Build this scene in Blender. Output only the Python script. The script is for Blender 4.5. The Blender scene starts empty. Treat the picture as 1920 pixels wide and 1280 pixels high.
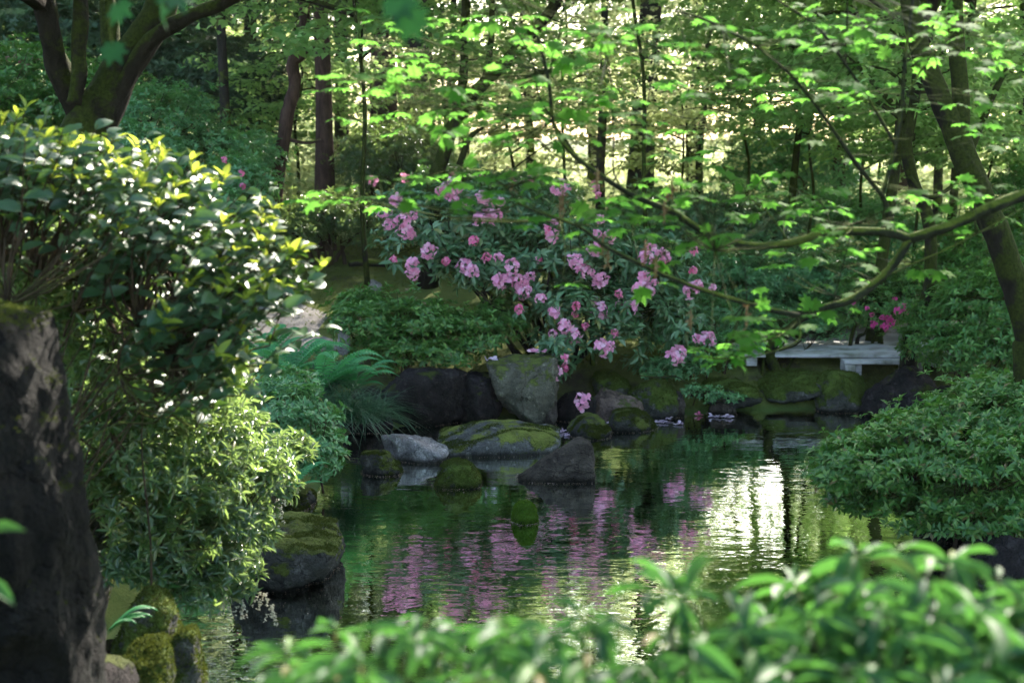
import bpy, bmesh, math, random
import numpy as np
from mathutils import Vector, noise as mnoise

R = math.radians
sc = bpy.context.scene
col = sc.collection
random.seed(7)
rng = np.random.default_rng(7)

# ------------------------------------------------------------------ camera
CZ = 2.4
F = 1920 * 50 / 36
PITCH = math.atan(390 / F)
cam_d = bpy.data.cameras.new('camera')
cam_d.lens = 50
cam_d.sensor_width = 36
cam_d.clip_start = 0.05
cam_d.clip_end = 2000
cam_d.dof.use_dof = True
cam_d.dof.focus_distance = 8.9
cam_d.dof.aperture_fstop = 2.7
cam = bpy.data.objects.new('camera', cam_d)
cam.location = (0, 0, CZ)
cam.rotation_euler = (R(90) - PITCH, 0, 0)
col.objects.link(cam)
sc.camera = cam

# ------------------------------------------------------------------ sky, sun, exposure
SUN_EL, SUN_AZ = 33.0, 21.0            # azimuth measured from +Y towards +X
w = bpy.data.worlds.new('World')
sc.world = w
w.use_nodes = True
nt = w.node_tree
sky = nt.nodes.new('ShaderNodeTexSky')
sky.sky_type = 'NISHITA'
sky.sun_disc = False
sky.sun_elevation = R(SUN_EL)
sky.sun_rotation = R(SUN_AZ)
sky.dust_density = 2.0
nt.links.new(sky.outputs[0], nt.nodes['Background'].inputs[0])
nt.nodes['Background'].inputs[1].default_value = 0.15
sl = bpy.data.lights.new('sun', 'SUN')
sl.energy = 4.3
sl.angle = R(0.55)
sl.color = (1.0, 0.92, 0.80)
so = bpy.data.objects.new('sun', sl)
S = Vector((math.cos(R(SUN_EL)) * math.sin(R(SUN_AZ)), math.cos(R(SUN_EL)) * math.cos(R(SUN_AZ)), math.sin(R(SUN_EL))))
so.rotation_euler = S.to_track_quat('Z', 'Y').to_euler()
so.location = (6, 16, 12)
col.objects.link(so)
sc.view_settings.view_transform = 'Standard'
sc.view_settings.look = 'None'
sc.view_settings.gamma = 1
sc.view_settings.exposure = 2.32
cy = sc.cycles
cy.max_bounces = 8
cy.diffuse_bounces = 4
cy.glossy_bounces = 3
cy.transmission_bounces = 5
cy.transparent_max_bounces = 8
cy.sample_clamp_indirect = 6
cy.use_denoising = True
cy.caustics_reflective = False
cy.caustics_refractive = False


def P(px, py, Y):
    """world point that the photograph shows at (px, py), at distance Y"""
    u = (px - 960) / F
    v = (640 - py) / F
    cp, sp = math.cos(PITCH), math.sin(PITCH)
    dy, dz = cp + v * sp, -sp + v * cp
    t = Y / dy
    return Vector((u * t, Y, CZ + dz * t))


def PX(n, Y):
    return n * Y / F


# ------------------------------------------------------------------ object helpers
def tag(o, label=None, cat=None, group=None, kind=None):
    if label: o['label'] = label
    if cat: o['category'] = cat
    if group: o['group'] = group
    if kind: o['kind'] = kind
    return o


def empty(name, loc, label, cat, group=None):
    o = bpy.data.objects.new(name, None)
    o.empty_display_size = 0.2
    o.location = loc
    col.objects.link(o)
    return tag(o, label, cat, group)


def mesh_np(name, verts, faces, smooth=True, origin=None):
    """verts (n,3) array, faces list of arrays each (m,k)"""
    me = bpy.data.meshes.new(name)
    verts = np.asarray(verts, dtype=np.float32)
    if origin is not None:
        verts = verts - np.array(origin, dtype=np.float32)
    me.vertices.add(len(verts))
    me.vertices.foreach_set('co', verts.ravel())
    loops = np.concatenate([f.ravel() for f in faces]).astype(np.int32)
    tot = np.concatenate([np.full(len(f), f.shape[1], dtype=np.int32) for f in faces])
    st = np.concatenate([[0], np.cumsum(tot)[:-1]]).astype(np.int32)
    me.loops.add(len(loops))
    me.loops.foreach_set('vertex_index', loops)
    me.polygons.add(len(tot))
    me.polygons.foreach_set('loop_start', st)
    me.polygons.foreach_set('loop_total', tot)
    me.polygons.foreach_set('use_smooth', np.full(len(tot), smooth))
    me.update(calc_edges=True)
    me.validate()
    return me


def link(name, me, mat, parent=None, origin=None):
    o = bpy.data.objects.new(name, me)
    if mat is not None and not me.materials:
        me.materials.append(mat)
    col.objects.link(o)
    if parent is not None:
        o.parent = parent
    elif origin is not None:
        o.location = origin
    return o


# ------------------------------------------------------------------ materials
def newmat(name):
    m = bpy.data.materials.new(name)
    m.use_nodes = True
    n = m.node_tree
    for x in list(n.nodes): n.nodes.remove(x)
    out = n.nodes.new('ShaderNodeOutputMaterial')
    return m, n, out


def ramp(n, fac, stops):
    r = n.nodes.new('ShaderNodeValToRGB')
    el = r.color_ramp.elements
    while len(el) > 1: el.remove(el[-1])
    el[0].position = stops[0][0]; el[0].color = (*stops[0][1], 1)
    for p, c in stops[1:]:
        e = el.new(p); e.color = (*c, 1)
    n.links.new(fac, r.inputs[0])
    return r.outputs[0]


def noise_tex(n, scale, detail=4, rough=0.55, vec=None, dist=0.0):
    t = n.nodes.new('ShaderNodeTexNoise')
    t.inputs['Scale'].default_value = scale
    t.inputs['Detail'].default_value = detail
    t.inputs['Roughness'].default_value = rough
    t.inputs['Distortion'].default_value = dist
    if vec is not None: n.links.new(vec, t.inputs['Vector'])
    return t.outputs[0]


def coords(n, kind='Object', scale=None):
    tc = n.nodes.new('ShaderNodeTexCoord').outputs[kind]
    if scale is None: return tc
    mp = n.nodes.new('ShaderNodeMapping')
    mp.inputs['Scale'].default_value = scale
    n.links.new(tc, mp.inputs[0])
    return mp.outputs[0]


def math_n(n, op, a, b=None):
    m = n.nodes.new('ShaderNodeMath'); m.operation = op
    for i, v in enumerate((a, b)):
        if v is None: continue
        if isinstance(v, (int, float)): m.inputs[i].default_value = v
        else: n.links.new(v, m.inputs[i])
    return m.outputs[0]


def mixc(n, fac, a, b, mode='MIX'):
    m = n.nodes.new('ShaderNodeMix'); m.data_type = 'RGBA'; m.blend_type = mode
    if isinstance(fac, (int, float)): m.inputs[0].default_value = fac
    else: n.links.new(fac, m.inputs[0])
    for i, v in ((6, a), (7, b)):
        if isinstance(v, tuple): m.inputs[i].default_value = (*v, 1)
        else: n.links.new(v, m.inputs[i])
    return m.outputs[2]


def leafmat(name, stops, trans_col, trans=0.4, rough=0.4, spec=0.5, vary=True):
    """waxy leaf: its own colour differs leaf by leaf; thin enough for light to pass through"""
    m, n, out = newmat(name)
    g = n.nodes.new('ShaderNodeNewGeometry')
    rnd = g.outputs['Random Per Island']
    c = ramp(n, rnd, stops)
    nz = noise_tex(n, 1.7, 2, vec=coords(n))
    c = mixc(n, math_n(n, 'MULTIPLY', nz, 0.5), c, mixc(n, 1.0, c, (1.35, 1.15, 0.75), 'MULTIPLY'))
    p = n.nodes.new('ShaderNodeBsdfPrincipled')
    n.links.new(c, p.inputs['Base Color'])
    p.inputs['Roughness'].default_value = rough
    p.inputs['Specular IOR Level'].default_value = spec
    t = n.nodes.new('ShaderNodeBsdfTranslucent')
    tc = mixc(n, math_n(n, 'MULTIPLY', rnd, 0.6), trans_col, tuple(v * 0.55 for v in trans_col))
    n.links.new(tc, t.inputs[0])
    mx = n.nodes.new('ShaderNodeMixShader')
    mx.inputs[0].default_value = trans
    n.links.new(p.outputs[0], mx.inputs[1]); n.links.new(t.outputs[0], mx.inputs[2])
    n.links.new(mx.outputs[0], out.inputs[0])
    return m


L = {}
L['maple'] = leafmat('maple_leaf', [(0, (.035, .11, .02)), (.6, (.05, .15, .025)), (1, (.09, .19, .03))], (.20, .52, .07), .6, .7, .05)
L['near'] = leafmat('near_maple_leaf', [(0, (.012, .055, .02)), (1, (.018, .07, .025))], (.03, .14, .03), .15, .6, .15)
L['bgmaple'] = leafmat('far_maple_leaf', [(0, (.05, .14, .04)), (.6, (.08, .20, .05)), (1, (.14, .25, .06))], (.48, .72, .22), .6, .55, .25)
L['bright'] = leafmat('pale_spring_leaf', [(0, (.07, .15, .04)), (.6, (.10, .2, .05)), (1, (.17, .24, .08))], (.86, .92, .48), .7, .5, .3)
L['conifer'] = leafmat('conifer_needle', [(0, (.025, .06, .03)), (.6, (.035, .085, .04)), (1, (.06, .11, .05))], (.10, .18, .04), .25, .5, .4)
L['rhodo'] = leafmat('rhododendron_leaf', [(0, (.045, .12, .05)), (.5, (.09, .20, .09)), (.9, (.16, .27, .15)), (1, (.2, .22, .07))], (.16, .32, .06), .28, .33, .6)
L['azalea'] = leafmat('azalea_leaf', [(0, (.05, .15, .07)), (.5, (.10, .26, .11)), (.96, (.18, .38, .16)), (.985, (.16, .10, .04))], (.16, .42, .06), .32, .38, .5)
L['azalea_dk'] = leafmat('deep_azalea_leaf', [(0, (.035, .11, .028)), (.5, (.065, .185, .038)), (.96, (.16, .30, .06)), (.985, (.16, .10, .04))], (.14, .36, .04), .3, .36, .5)
L['camellia'] = leafmat('camellia_leaf', [(0, (.025, .065, .035)), (.6, (.04, .09, .05)), (1, (.07, .13, .06))], (.16, .32, .03), .2, .40, .45)
L['camellia_new'] = leafmat('young_camellia_leaf', [(0, (.14, .22, .02)), (.6, (.2, .28, .03)), (1, (.26, .3, .04))], (.62, .72, .08), .5, .35, .5)
L['pieris'] = leafmat('pieris_leaf', [(0, (.02, .065, .03)), (.5, (.035, .10, .04)), (.85, (.07, .14, .05)), (1, (.2, .19, .08))], (.34, .5, .12), .42, .3, .8)
L['pieris_fg'] = leafmat('near_pieris_leaf', [(0, (.016, .052, .026)), (.5, (.028, .09, .03)), (.955, (.07, .15, .03)), (.985, (.17, .12, .03))], (.13, .38, .06), .30, .55, .16)
L['fern'] = leafmat('fern_leaf', [(0, (.05, .22, .09)), (1, (.09, .34, .13))], (.12, .5, .12), .4, .45, .4)
L['sedge'] = leafmat('sedge_blade', [(0, (.02, .07, .04)), (1, (.04, .12, .06))], (.06, .2, .05), .25, .32, .6)
L['pink'] = leafmat('pink_petal', [(0, (.84, .34, .58)), (.6, (.88, .45, .69)), (1, (.93, .62, .80))], (.9, .4, .62), .4, .6, .2)
L['hot'] = leafmat('deep_pink_petal', [(0, (.74, .13, .32)), (.6, (.8, .24, .46)), (1, (.86, .4, .58))], (.85, .25, .42), .35, .6, .2)
L['magenta'] = leafmat('magenta_petal', [(0, (.6, .05, .28)), (1, (.75, .12, .42))], (.8, .12, .4), .35, .6, .2)
L['white'] = leafmat('cream_bell', [(0, (.5, .47, .35)), (1, (.72, .68, .55))], (.6, .55, .4), .3, .5, .3)
L['lilac'] = leafmat('fading_petal', [(0, (.55, .42, .6)), (1, (.72, .58, .72))], (.6, .45, .6), .3, .6, .2)
L['dry'] = leafmat('dry_leaf', [(0, (.12, .07, .04)), (1, (.3, .2, .1))], (.2, .1, .04), .2, .6, .2)


def barkmat(name, c1, c2, moss=0.5, mcol=((.05, .07, .012), (.11, .13, .02)), sc_=(9, 9, 2.2)):
    m, n, out = newmat(name)
    v = coords(n, 'Object', sc_)
    a = noise_tex(n, 2.2, 7, .65, v, .6)
    c = ramp(n, a, [(.3, c1), (.65, c2)])
    mz = noise_tex(n, 3.0, 5, .7, coords(n))
    gm = n.nodes.new('ShaderNodeNewGeometry').outputs['Normal']
    sx = n.nodes.new('ShaderNodeSeparateXYZ'); n.links.new(gm, sx.inputs[0])
    f = math_n(n, 'ADD', mz, math_n(n, 'MULTIPLY', sx.outputs[2], 0.22))
    fm = ramp(n, f, [(.62 - moss * .3, (0, 0, 0)), (.70 - moss * .3, (1, 1, 1))])
    fine = noise_tex(n, 60, 3, .6, coords(n))
    mc = ramp(n, fine, [(.3, mcol[0]), (.7, mcol[1])])
    c = mixc(n, fm, c, mc)
    p = n.nodes.new('ShaderNodeBsdfPrincipled')
    n.links.new(c, p.inputs['Base Color'])
    p.inputs['Roughness'].default_value = .9
    p.inputs['Specular IOR Level'].default_value = .08
    b = n.nodes.new('ShaderNodeBump'); b.inputs['Strength'].default_value = .8; b.inputs['Distance'].default_value = .02
    n.links.new(math_n(n, 'ADD', a, math_n(n, 'MULTIPLY', fine, .5)), b.inputs['Height'])
    n.links.new(b.outputs[0], p.inputs['Normal'])
    n.links.new(p.outputs[0], out.inputs[0])
    return m


B = {}
B['mossy'] = barkmat('mossy_bark', (.010, .008, .006), (.026, .021, .016), .7, ((.014, .02, .004), (.045, .055, .01)))
B['grey'] = barkmat('grey_bark', (.014, .012, .010), (.045, .038, .032), .35)
B['red'] = barkmat('reddish_bark', (.03, .018, .014), (.10, .058, .046), .1)
B['maple'] = barkmat('green_maple_bark', (.011, .012, .008), (.03, .033, .02), .35)
B['twig'] = barkmat('twig_bark', (.03, .022, .016), (.08, .055, .035), .1)
B['greentwig'] = barkmat('green_twig_bark', (.022, .026, .012), (.05, .06, .025), .0)


def rockmat(name, base, moss=0.5, mossc=((.028, .045, .009), (.08, .11, .02)), scale=6):
    m, n, out = newmat(name)
    v = coords(n)
    a = noise_tex(n, scale, 8, .62, v, .3)
    fine = noise_tex(n, 55, 5, .65, v)
    c = ramp(n, a, [(.28, tuple(x * .38 for x in base)), (.5, base), (.72, tuple(min(1, x * 1.7) for x in base))])
    c = mixc(n, ramp(n, noise_tex(n, 14, 4, .6, v), [(.58, (0, 0, 0)), (.66, (1, 1, 1))]), c, tuple(min(1, x * 2.1) for x in base))
    vo = n.nodes.new('ShaderNodeTexVoronoi'); vo.feature = 'DISTANCE_TO_EDGE'; vo.inputs['Scale'].default_value = scale * .9
    wv = n.nodes.new('ShaderNodeVectorMath'); wv.operation = 'ADD'
    n.links.new(v, wv.inputs[0])
    nv = n.nodes.new('ShaderNodeTexNoise'); nv.inputs['Scale'].default_value = 5; nv.inputs['Detail'].default_value = 5
    n.links.new(v, nv.inputs['Vector'])
    sc3 = n.nodes.new('ShaderNodeVectorMath'); sc3.operation = 'SCALE'; sc3.inputs['Scale'].default_value = .35
    n.links.new(nv.outputs['Color'], sc3.inputs[0]); n.links.new(sc3.outputs[0], wv.inputs[1]); n.links.new(wv.outputs[0], vo.inputs['Vector'])
    crack = ramp(n, vo.outputs['Distance'], [(.0, (0, 0, 0)), (.022, (1, 1, 1))])
    c = mixc(n, math_n(n, 'MULTIPLY', math_n(n, 'SUBTRACT', 1, crack), .75), c, tuple(x * .25 for x in base))
    speck = ramp(n, noise_tex(n, 90, 3, .7, v), [(.36, (.55, .55, .55)), (.5, (1, 1, 1)), (.68, (1.0, 1.0, 1.0)), (.74, (1, 1, 1))])
    c = mixc(n, 1.0, c, speck, 'MULTIPLY')
    gm = n.nodes.new('ShaderNodeNewGeometry').outputs['Normal']
    sx = n.nodes.new('ShaderNodeSeparateXYZ'); n.links.new(gm, sx.inputs[0])
    mz = noise_tex(n, 4.2, 6, .68, v)
    f = math_n(n, 'ADD', math_n(n, 'MULTIPLY', math_n(n, 'SUBTRACT', mz, .25), 1.5), math_n(n, 'MULTIPLY', sx.outputs[2], 0.30))
    th = 1.0 - moss * .62
    fm = ramp(n, f, [(max(0, th - .05), (0, 0, 0)), (th + .05, (1, 1, 1))])
    mm = noise_tex(n, 9, 4, .6, v)
    mc = mixc(n, ramp(n, mm, [(.35, (0, 0, 0)), (.65, (1, 1, 1))]), mossc[0], mossc[1])
    mc = mixc(n, math_n(n, 'MULTIPLY', ramp(n, noise_tex(n, 140, 2, .6, v), [(.35, (0, 0, 0)), (.7, (1, 1, 1))]), .6), mc, tuple(x * 1.8 for x in mossc[1]))
    c = mixc(n, fm, c, mc)
    pz = n.nodes.new('ShaderNodeSeparateXYZ'); n.links.new(n.nodes.new('ShaderNodeNewGeometry').outputs['Position'], pz.inputs[0])
    wet = ramp(n, math_n(n, 'ADD', pz.outputs[2], math_n(n, 'MULTIPLY', a, .04)), [(.035, (1, 1, 1)), (.065, (0, 0, 0))])
    c = mixc(n, wet, c, mixc(n, 1.0, c, (.25, .25, .22), 'MULTIPLY'))
    p = n.nodes.new('ShaderNodeBsdfPrincipled')
    n.links.new(c, p.inputs['Base Color'])
    p.inputs['Roughness'].default_value = .8
    p.inputs['Specular IOR Level'].default_value = .1
    b = n.nodes.new('ShaderNodeBump'); b.inputs['Strength'].default_value = 1; b.inputs['Distance'].default_value = .045
    h = math_n(n, 'ADD', math_n(n, 'ADD', a, math_n(n, 'MULTIPLY', crack, .25)), math_n(n, 'MULTIPLY', fine, .6))
    h = math_n(n, 'ADD', h, math_n(n, 'MULTIPLY', fm, .5))
    n.links.new(h, b.inputs['Height'])
    n.links.new(b.outputs[0], p.inputs['Normal'])
    n.links.new(p.outputs[0], out.inputs[0])
    return m


K = {}
K['moss'] = rockmat('mossy_rock', (.10, .095, .085), .92)
K['half'] = rockmat('half_mossy_rock', (.07, .066, .058), .72, ((.035, .045, .01), (.085, .10, .02)))
K['grey'] = rockmat('pale_grey_rock', (.26, .235, .23), .12)
K['upright'] = rockmat('lichen_rock', (.135, .125, .09), .66, ((.05, .06, .015), (.11, .13, .03)), 4)
K['slab'] = rockmat('flat_slab_rock', (.14, .135, .125), .58, ((.07, .075, .02), (.15, .17, .035)), 4)
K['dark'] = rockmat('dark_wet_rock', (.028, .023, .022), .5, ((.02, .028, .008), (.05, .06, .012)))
K['brown'] = rockmat('brown_rock', (.07, .056, .045), .3)
K['red'] = rockmat('reddish_rock', (.15, .105, .085), .42)
K['stand'] = rockmat('standing_stone_rock', (.009, .0085, .0075), .2, ((.05, .055, .012), (.13, .13, .025)), 5)
K['green'] = rockmat('bright_moss_rock', (.08, .08, .06), 1.25, ((.045, .09, .012), (.10, .19, .02)))

# ------------------------------------------------------------------ numpy helpers
_wd = np.random.default_rng(3)
_wk = [(_wd.normal(size=3) * s, _wd.uniform(0, 6.28)) for s in (1, 1, 1, 1.9, 1.9, 2.1, 3.7, 4.1)]


def snoise(p, scale=1.0):
    """smooth pseudo-noise, roughly -1..1"""
    p = np.asarray(p) * scale
    v = 0
    for i, (k, ph) in enumerate(_wk):
        v = v + np.sin(p @ k + ph + 1.3 * np.sin(p @ _wk[(i + 3) % 8][0] * .6)) / (1 + i * .25)
    return v / 2.6


def nrm(a):
    return a / np.maximum(np.linalg.norm(a, axis=-1, keepdims=True), 1e-9)


def leaf_tpl(stations, widths, fold=.25, curl=.2):
    """leaf along +x, unit length, unit full width"""
    V, Fq = [], []
    mid, le, ri = [], [], []
    for t, wd in zip(stations, widths):
        z = -curl * t * t
        mid.append(len(V)); V.append((t, 0, z))
        if wd > 0:
            le.append(len(V)); V.append((t, wd * .5, z + fold * wd * .5))
            ri.append(len(V)); V.append((t, -wd * .5, z + fold * wd * .5))
        else:
            le.append(mid[-1]); ri.append(mid[-1])
    T = []
    for i in range(len(stations) - 1):
        for s in (le, ri):
            a, b, c, d = mid[i], mid[i + 1], s[i + 1], s[i]
            if s is ri: a, b, c, d = a, d, c, b
            q = []
            for x in (a, b, c, d):
                if x not in q: q.append(x)
            if len(q) == 3: T.append(q)
            elif len(q) == 4: T += [[q[0], q[1], q[2]], [q[0], q[2], q[3]]]
    return np.array(V, float), np.array(T, int)


T_LOW = leaf_tpl([0, .5, 1], [0, 1, 0], .3, .15)
T_MED = leaf_tpl([0, .35, .72, 1], [0, .95, .85, 0], .3, .25)
T_HI = leaf_tpl([0, .12, .32, .55, .78, .92, 1], [.05, .5, .92, 1, .72, .32, 0], .28, .28)
T_LANCE = leaf_tpl([0, .2, .45, .7, .88, 1], [.06, .45, .9, 1, .55, 0], .3, .38)


def maple_tpl(droop=.22, low=False):
    tips = [(0, 1), (38, .95), (76, .82), (118, .6), (160, .42)]
    V = [(0, 0, 0)]
    pts = []
    for i, (a, r) in enumerate(tips):
        if i and not low:
            ap, rp = tips[i - 1]
            am = (a + ap) / 2
            pts.append((am - 6 + 0, (r + rp) / 2 * .66))
        elif i:
            ap, rp = tips[i - 1]
            pts.append(((a + ap) / 2, (r + rp) / 2 * .62))
        if not low:
            pts.append((a - 11, r * .72)) if i else None
        pts.append((a, r))
        if not low: pts.append((a + 11, r * .7))
    half = [(math.radians(a), r) for a, r in pts]
    ring = half + [(-a, r) for a, r in reversed(half[1:])]
    for a, r in ring:
        V.append((r * math.cos(a), r * math.sin(a) * .95, -droop * r * r + .05 * r * math.cos(a * 5)))
    n = len(ring)
    T = [(0, i + 1, (i + 1) % n + 1) for i in range(n) if i != half.__len__() + (n - len(half)) // 2 * 0 + (len(half) - 1)]
    return np.array(V, float), np.array(T, int)


T_MAPLE = maple_tpl()
T_MAPLE_LOW = maple_tpl(.2, True)


def scatter(tpl, pos, xdir, zdir, length, width):
    """instance a template: returns verts, tris"""
    V, T = tpl
    n = len(pos)
    x = nrm(xdir)
    y = nrm(np.cross(zdir, x))
    z = np.cross(x, y)
    length = np.broadcast_to(np.asarray(length, float), (n,))[:, None, None]
    width = np.broadcast_to(np.asarray(width, float), (n,))[:, None, None]
    v = (pos[:, None, :] + x[:, None, :] * V[None, :, 0:1] * length + y[:, None, :] * V[None, :, 1:2] * width
         + z[:, None, :] * V[None, :, 2:3] * length)
    f = T[None] + (np.arange(n) * len(V))[:, None, None]
    return v.reshape(-1, 3), f.reshape(-1, 3)


def join(parts):
    vs, fs, o = [], [], 0
    for v, f in parts:
        vs.append(v); fs.append(f + o); o += len(v)
    return np.concatenate(vs), np.concatenate(fs)


def rosette_leaves(tpl, cen, axis, k, L0, W0, elev=(0, 50), g=rng, jit=.15, down=0.0):
    """k leaves round each centre"""
    n = len(cen)
    axis = nrm(axis)
    h = np.where(np.abs(axis[:, 2:3]) > .9, np.array([[1., 0, 0]]), np.array([[0, 0, 1.]]))
    u = nrm(np.cross(axis, h)); v = np.cross(axis, u)
    ph = (np.arange(k)[None] * 2.399 + g.uniform(0, 6.28, (n, 1)) + g.normal(0, .2, (n, k)))
    el = np.radians(g.uniform(elev[0], elev[1], (n, k)))
    rad = u[:, None] * np.cos(ph)[..., None] + v[:, None] * np.sin(ph)[..., None]
    xd = rad * np.cos(el)[..., None] + axis[:, None] * np.sin(el)[..., None]
    xd[..., 2] -= down
    zd = axis[:, None] * np.cos(el)[..., None] - rad * np.sin(el)[..., None] + g.normal(0, jit, (n, k, 3))
    ll = L0 * g.uniform(.5, 1.2, (n, k))
    pos = cen[:, None] + axis[:, None] * g.uniform(-.25, .1, (n, k, 1)) * L0 + rad * L0 * .06
    return scatter(tpl, pos.reshape(-1, 3), xd.reshape(-1, 3), zd.reshape(-1, 3), ll.ravel(), (ll * W0 / L0).ravel())


def catmull(pts, rad, sub=4):
    pts = [np.array(p, float) for p in pts]
    if len(pts) < 3 or sub < 2: return pts, list(rad)
    o, r = [], []
    for i in range(len(pts) - 1):
        p0, p1, p2, p3 = pts[max(i - 1, 0)], pts[i], pts[i + 1], pts[min(i + 2, len(pts) - 1)]
        for j in range(sub):
            t = j / sub
            o.append(.5 * (2 * p1 + (p2 - p0) * t + (2 * p0 - 5 * p1 + 4 * p2 - p3) * t * t + (3 * p1 - p0 - 3 * p2 + p3) * t ** 3))
            r.append(rad[i] * (1 - t) + rad[i + 1] * t)
    o.append(pts[-1]); r.append(rad[-1])
    return o, r


def tube(pts, rad, seg=8, sub=4, rough=0.0, g=random):
    pts, rad = catmull(pts, rad, sub)
    n = len(pts)
    A = np.array(pts)
    tg = nrm(np.gradient(A, axis=0))
    ref = np.array([0.12, 0.31, .94]) if abs(tg[:, 2]).mean() < .85 else np.array([.9, .4, .1])
    u = nrm(np.cross(tg, ref)); v = np.cross(tg, u)
    a = np.arange(seg) * 2 * math.pi / seg
    rr = np.array(rad)[:, None] * np.ones((1, seg))
    if rough:
        base = A[:, None] + u[:, None] * np.cos(a)[None, :, None] * rr[..., None] + v[:, None] * np.sin(a)[None, :, None] * rr[..., None]
        rr = rr * (1 + rough * snoise(base.reshape(-1, 3), 3.2 / max(rad[0] * 6, .15)).reshape(n, seg))
    V = A[:, None] + u[:, None] * np.cos(a)[None, :, None] * rr[..., None] + v[:, None] * np.sin(a)[None, :, None] * rr[..., None]
    V = V.reshape(-1, 3)
    i = np.arange(n - 1)[:, None]; j = np.arange(seg)[None]
    j2 = (j + 1) % seg
    q = np.stack([i * seg + j, i * seg + j2, (i + 1) * seg + j2, (i + 1) * seg + j], -1).reshape(-1, 4)
    # cap the thin end with a point
    V = np.concatenate([V, [A[-1] + tg[-1] * rad[-1]], [A[0]]])
    e = (n - 1) * seg
    c1 = np.stack([e + np.arange(seg), e + (np.arange(seg) + 1) % seg, np.full(seg, len(V) - 2), np.full(seg, len(V) - 2)], -1)
    c0 = np.stack([(np.arange(seg) + 1) % seg, np.arange(seg), np.full(seg, len(V) - 1), np.full(seg, len(V) - 1)], -1)
    tris = np.concatenate([c1[:, :3], c0[:, :3]])
    Q = np.concatenate([q[:, [0, 1, 2]], q[:, [0, 2, 3]], tris])
    return V, Q


def put2(name, sets, parent):
    vs, fs, mi, o = [], [], [], 0
    for i_, (v, f, m) in enumerate(sets):
        vs.append(v); fs.append(f + o); o += len(v); mi.append(np.full(len(f), i_, dtype=np.int32))
    me = mesh_np(name, np.concatenate(vs), [np.concatenate(fs)], True, origin=parent.location)
    for _, _, m in sets: me.materials.append(m)
    me.polygons.foreach_set('material_index', np.concatenate(mi)[:len(me.polygons)])
    return link(name, me, None, parent)


def put(name, parts, mat, parent=None, smooth=True):
    v, f = join(parts) if isinstance(parts, list) else parts
    org = parent.location if parent is not None else None
    me = mesh_np(name, v, [f], smooth, origin=org)
    return link(name, me, mat, parent)


# ------------------------------------------------------------------ terrain and pond
POND = np.array([(-2.3, 4.9), (-2.15, 6.2), (-1.85, 7.0), (-1.75, 7.9), (-1.35, 9.2), (-1.35, 10.3), (-1.35, 11.3), (-.5, 11.85), (.6, 12.0),
                 (1.4, 12.1), (2.0, 12.25), (2.9, 12.35), (3.5, 12.45), (4.3, 11.2), (4.1, 9.8), (3.2, 8.9), (2.75, 7.8), (2.6, 6.6), (2.9, 5.2),
                 (2.4, 4.2), (.8, 3.7), (-.8, 3.9)])


def pond_sd(x, y):
    p = np.stack([x, y], -1)
    d = np.full(x.shape, 1e9)
    ins = np.zeros(x.shape, bool)
    n = len(POND)
    for i in range(n):
        a, b = POND[i], POND[(i + 1) % n]
        ab = b - a
        t = np.clip(((p - a) @ ab) / (ab @ ab), 0, 1)
        d = np.minimum(d, np.linalg.norm(p - (a + t[..., None] * ab), axis=-1))
        c = ((a[1] > y) != (b[1] > y))
        with np.errstate(divide='ignore', invalid='ignore'):
            xi = (b[0] - a[0]) * (y - a[1]) / (b[1] - a[1]) + a[0]
        ins ^= c & (x < xi)
    return np.where(ins, -d, d)


def sst(a, b, x):
    t = np.clip((x - a) / (b - a), 0, 1)
    return t * t * (3 - 2 * t)


def height(x, y):
    x = np.asarray(x, float); y = np.asarray(y, float)
    d = pond_sd(x, y)
    near = 1 - sst(3.5, 6.5, y)
    h = .32 + .48 * near * sst(0, 1.6, d)
    left = sst(1.2, -1.2, x) if False else 1 - sst(-.6, 2.0, x)
    h = h + left * .62 * sst(11.8, 16.5, y)
    h = h + .26 * np.maximum(0, -x - 3.2) * sst(6, 14, y) * (1 - sst(60, 90, y) * .5)
    h = h + .10 * sst(13, 22, y)
    h = h + .05 * snoise(np.stack([x, y, x * 0], -1), .9) * sst(.1, .8, d)
    h = h + .35 * snoise(np.stack([x, y, x * 0], -1), .12) * sst(18, 40, y)
    inside = -.65 * sst(0, -.7, d) if False else -.65 * sst(0, .7, -d)
    return np.where(d > 0, h * (.35 * sst(-.02, .12, d) + .65 * sst(.05, .75, d)), inside)


def hz(x, y):
    return float(height(np.array([x]), np.array([y]))[0])


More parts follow.
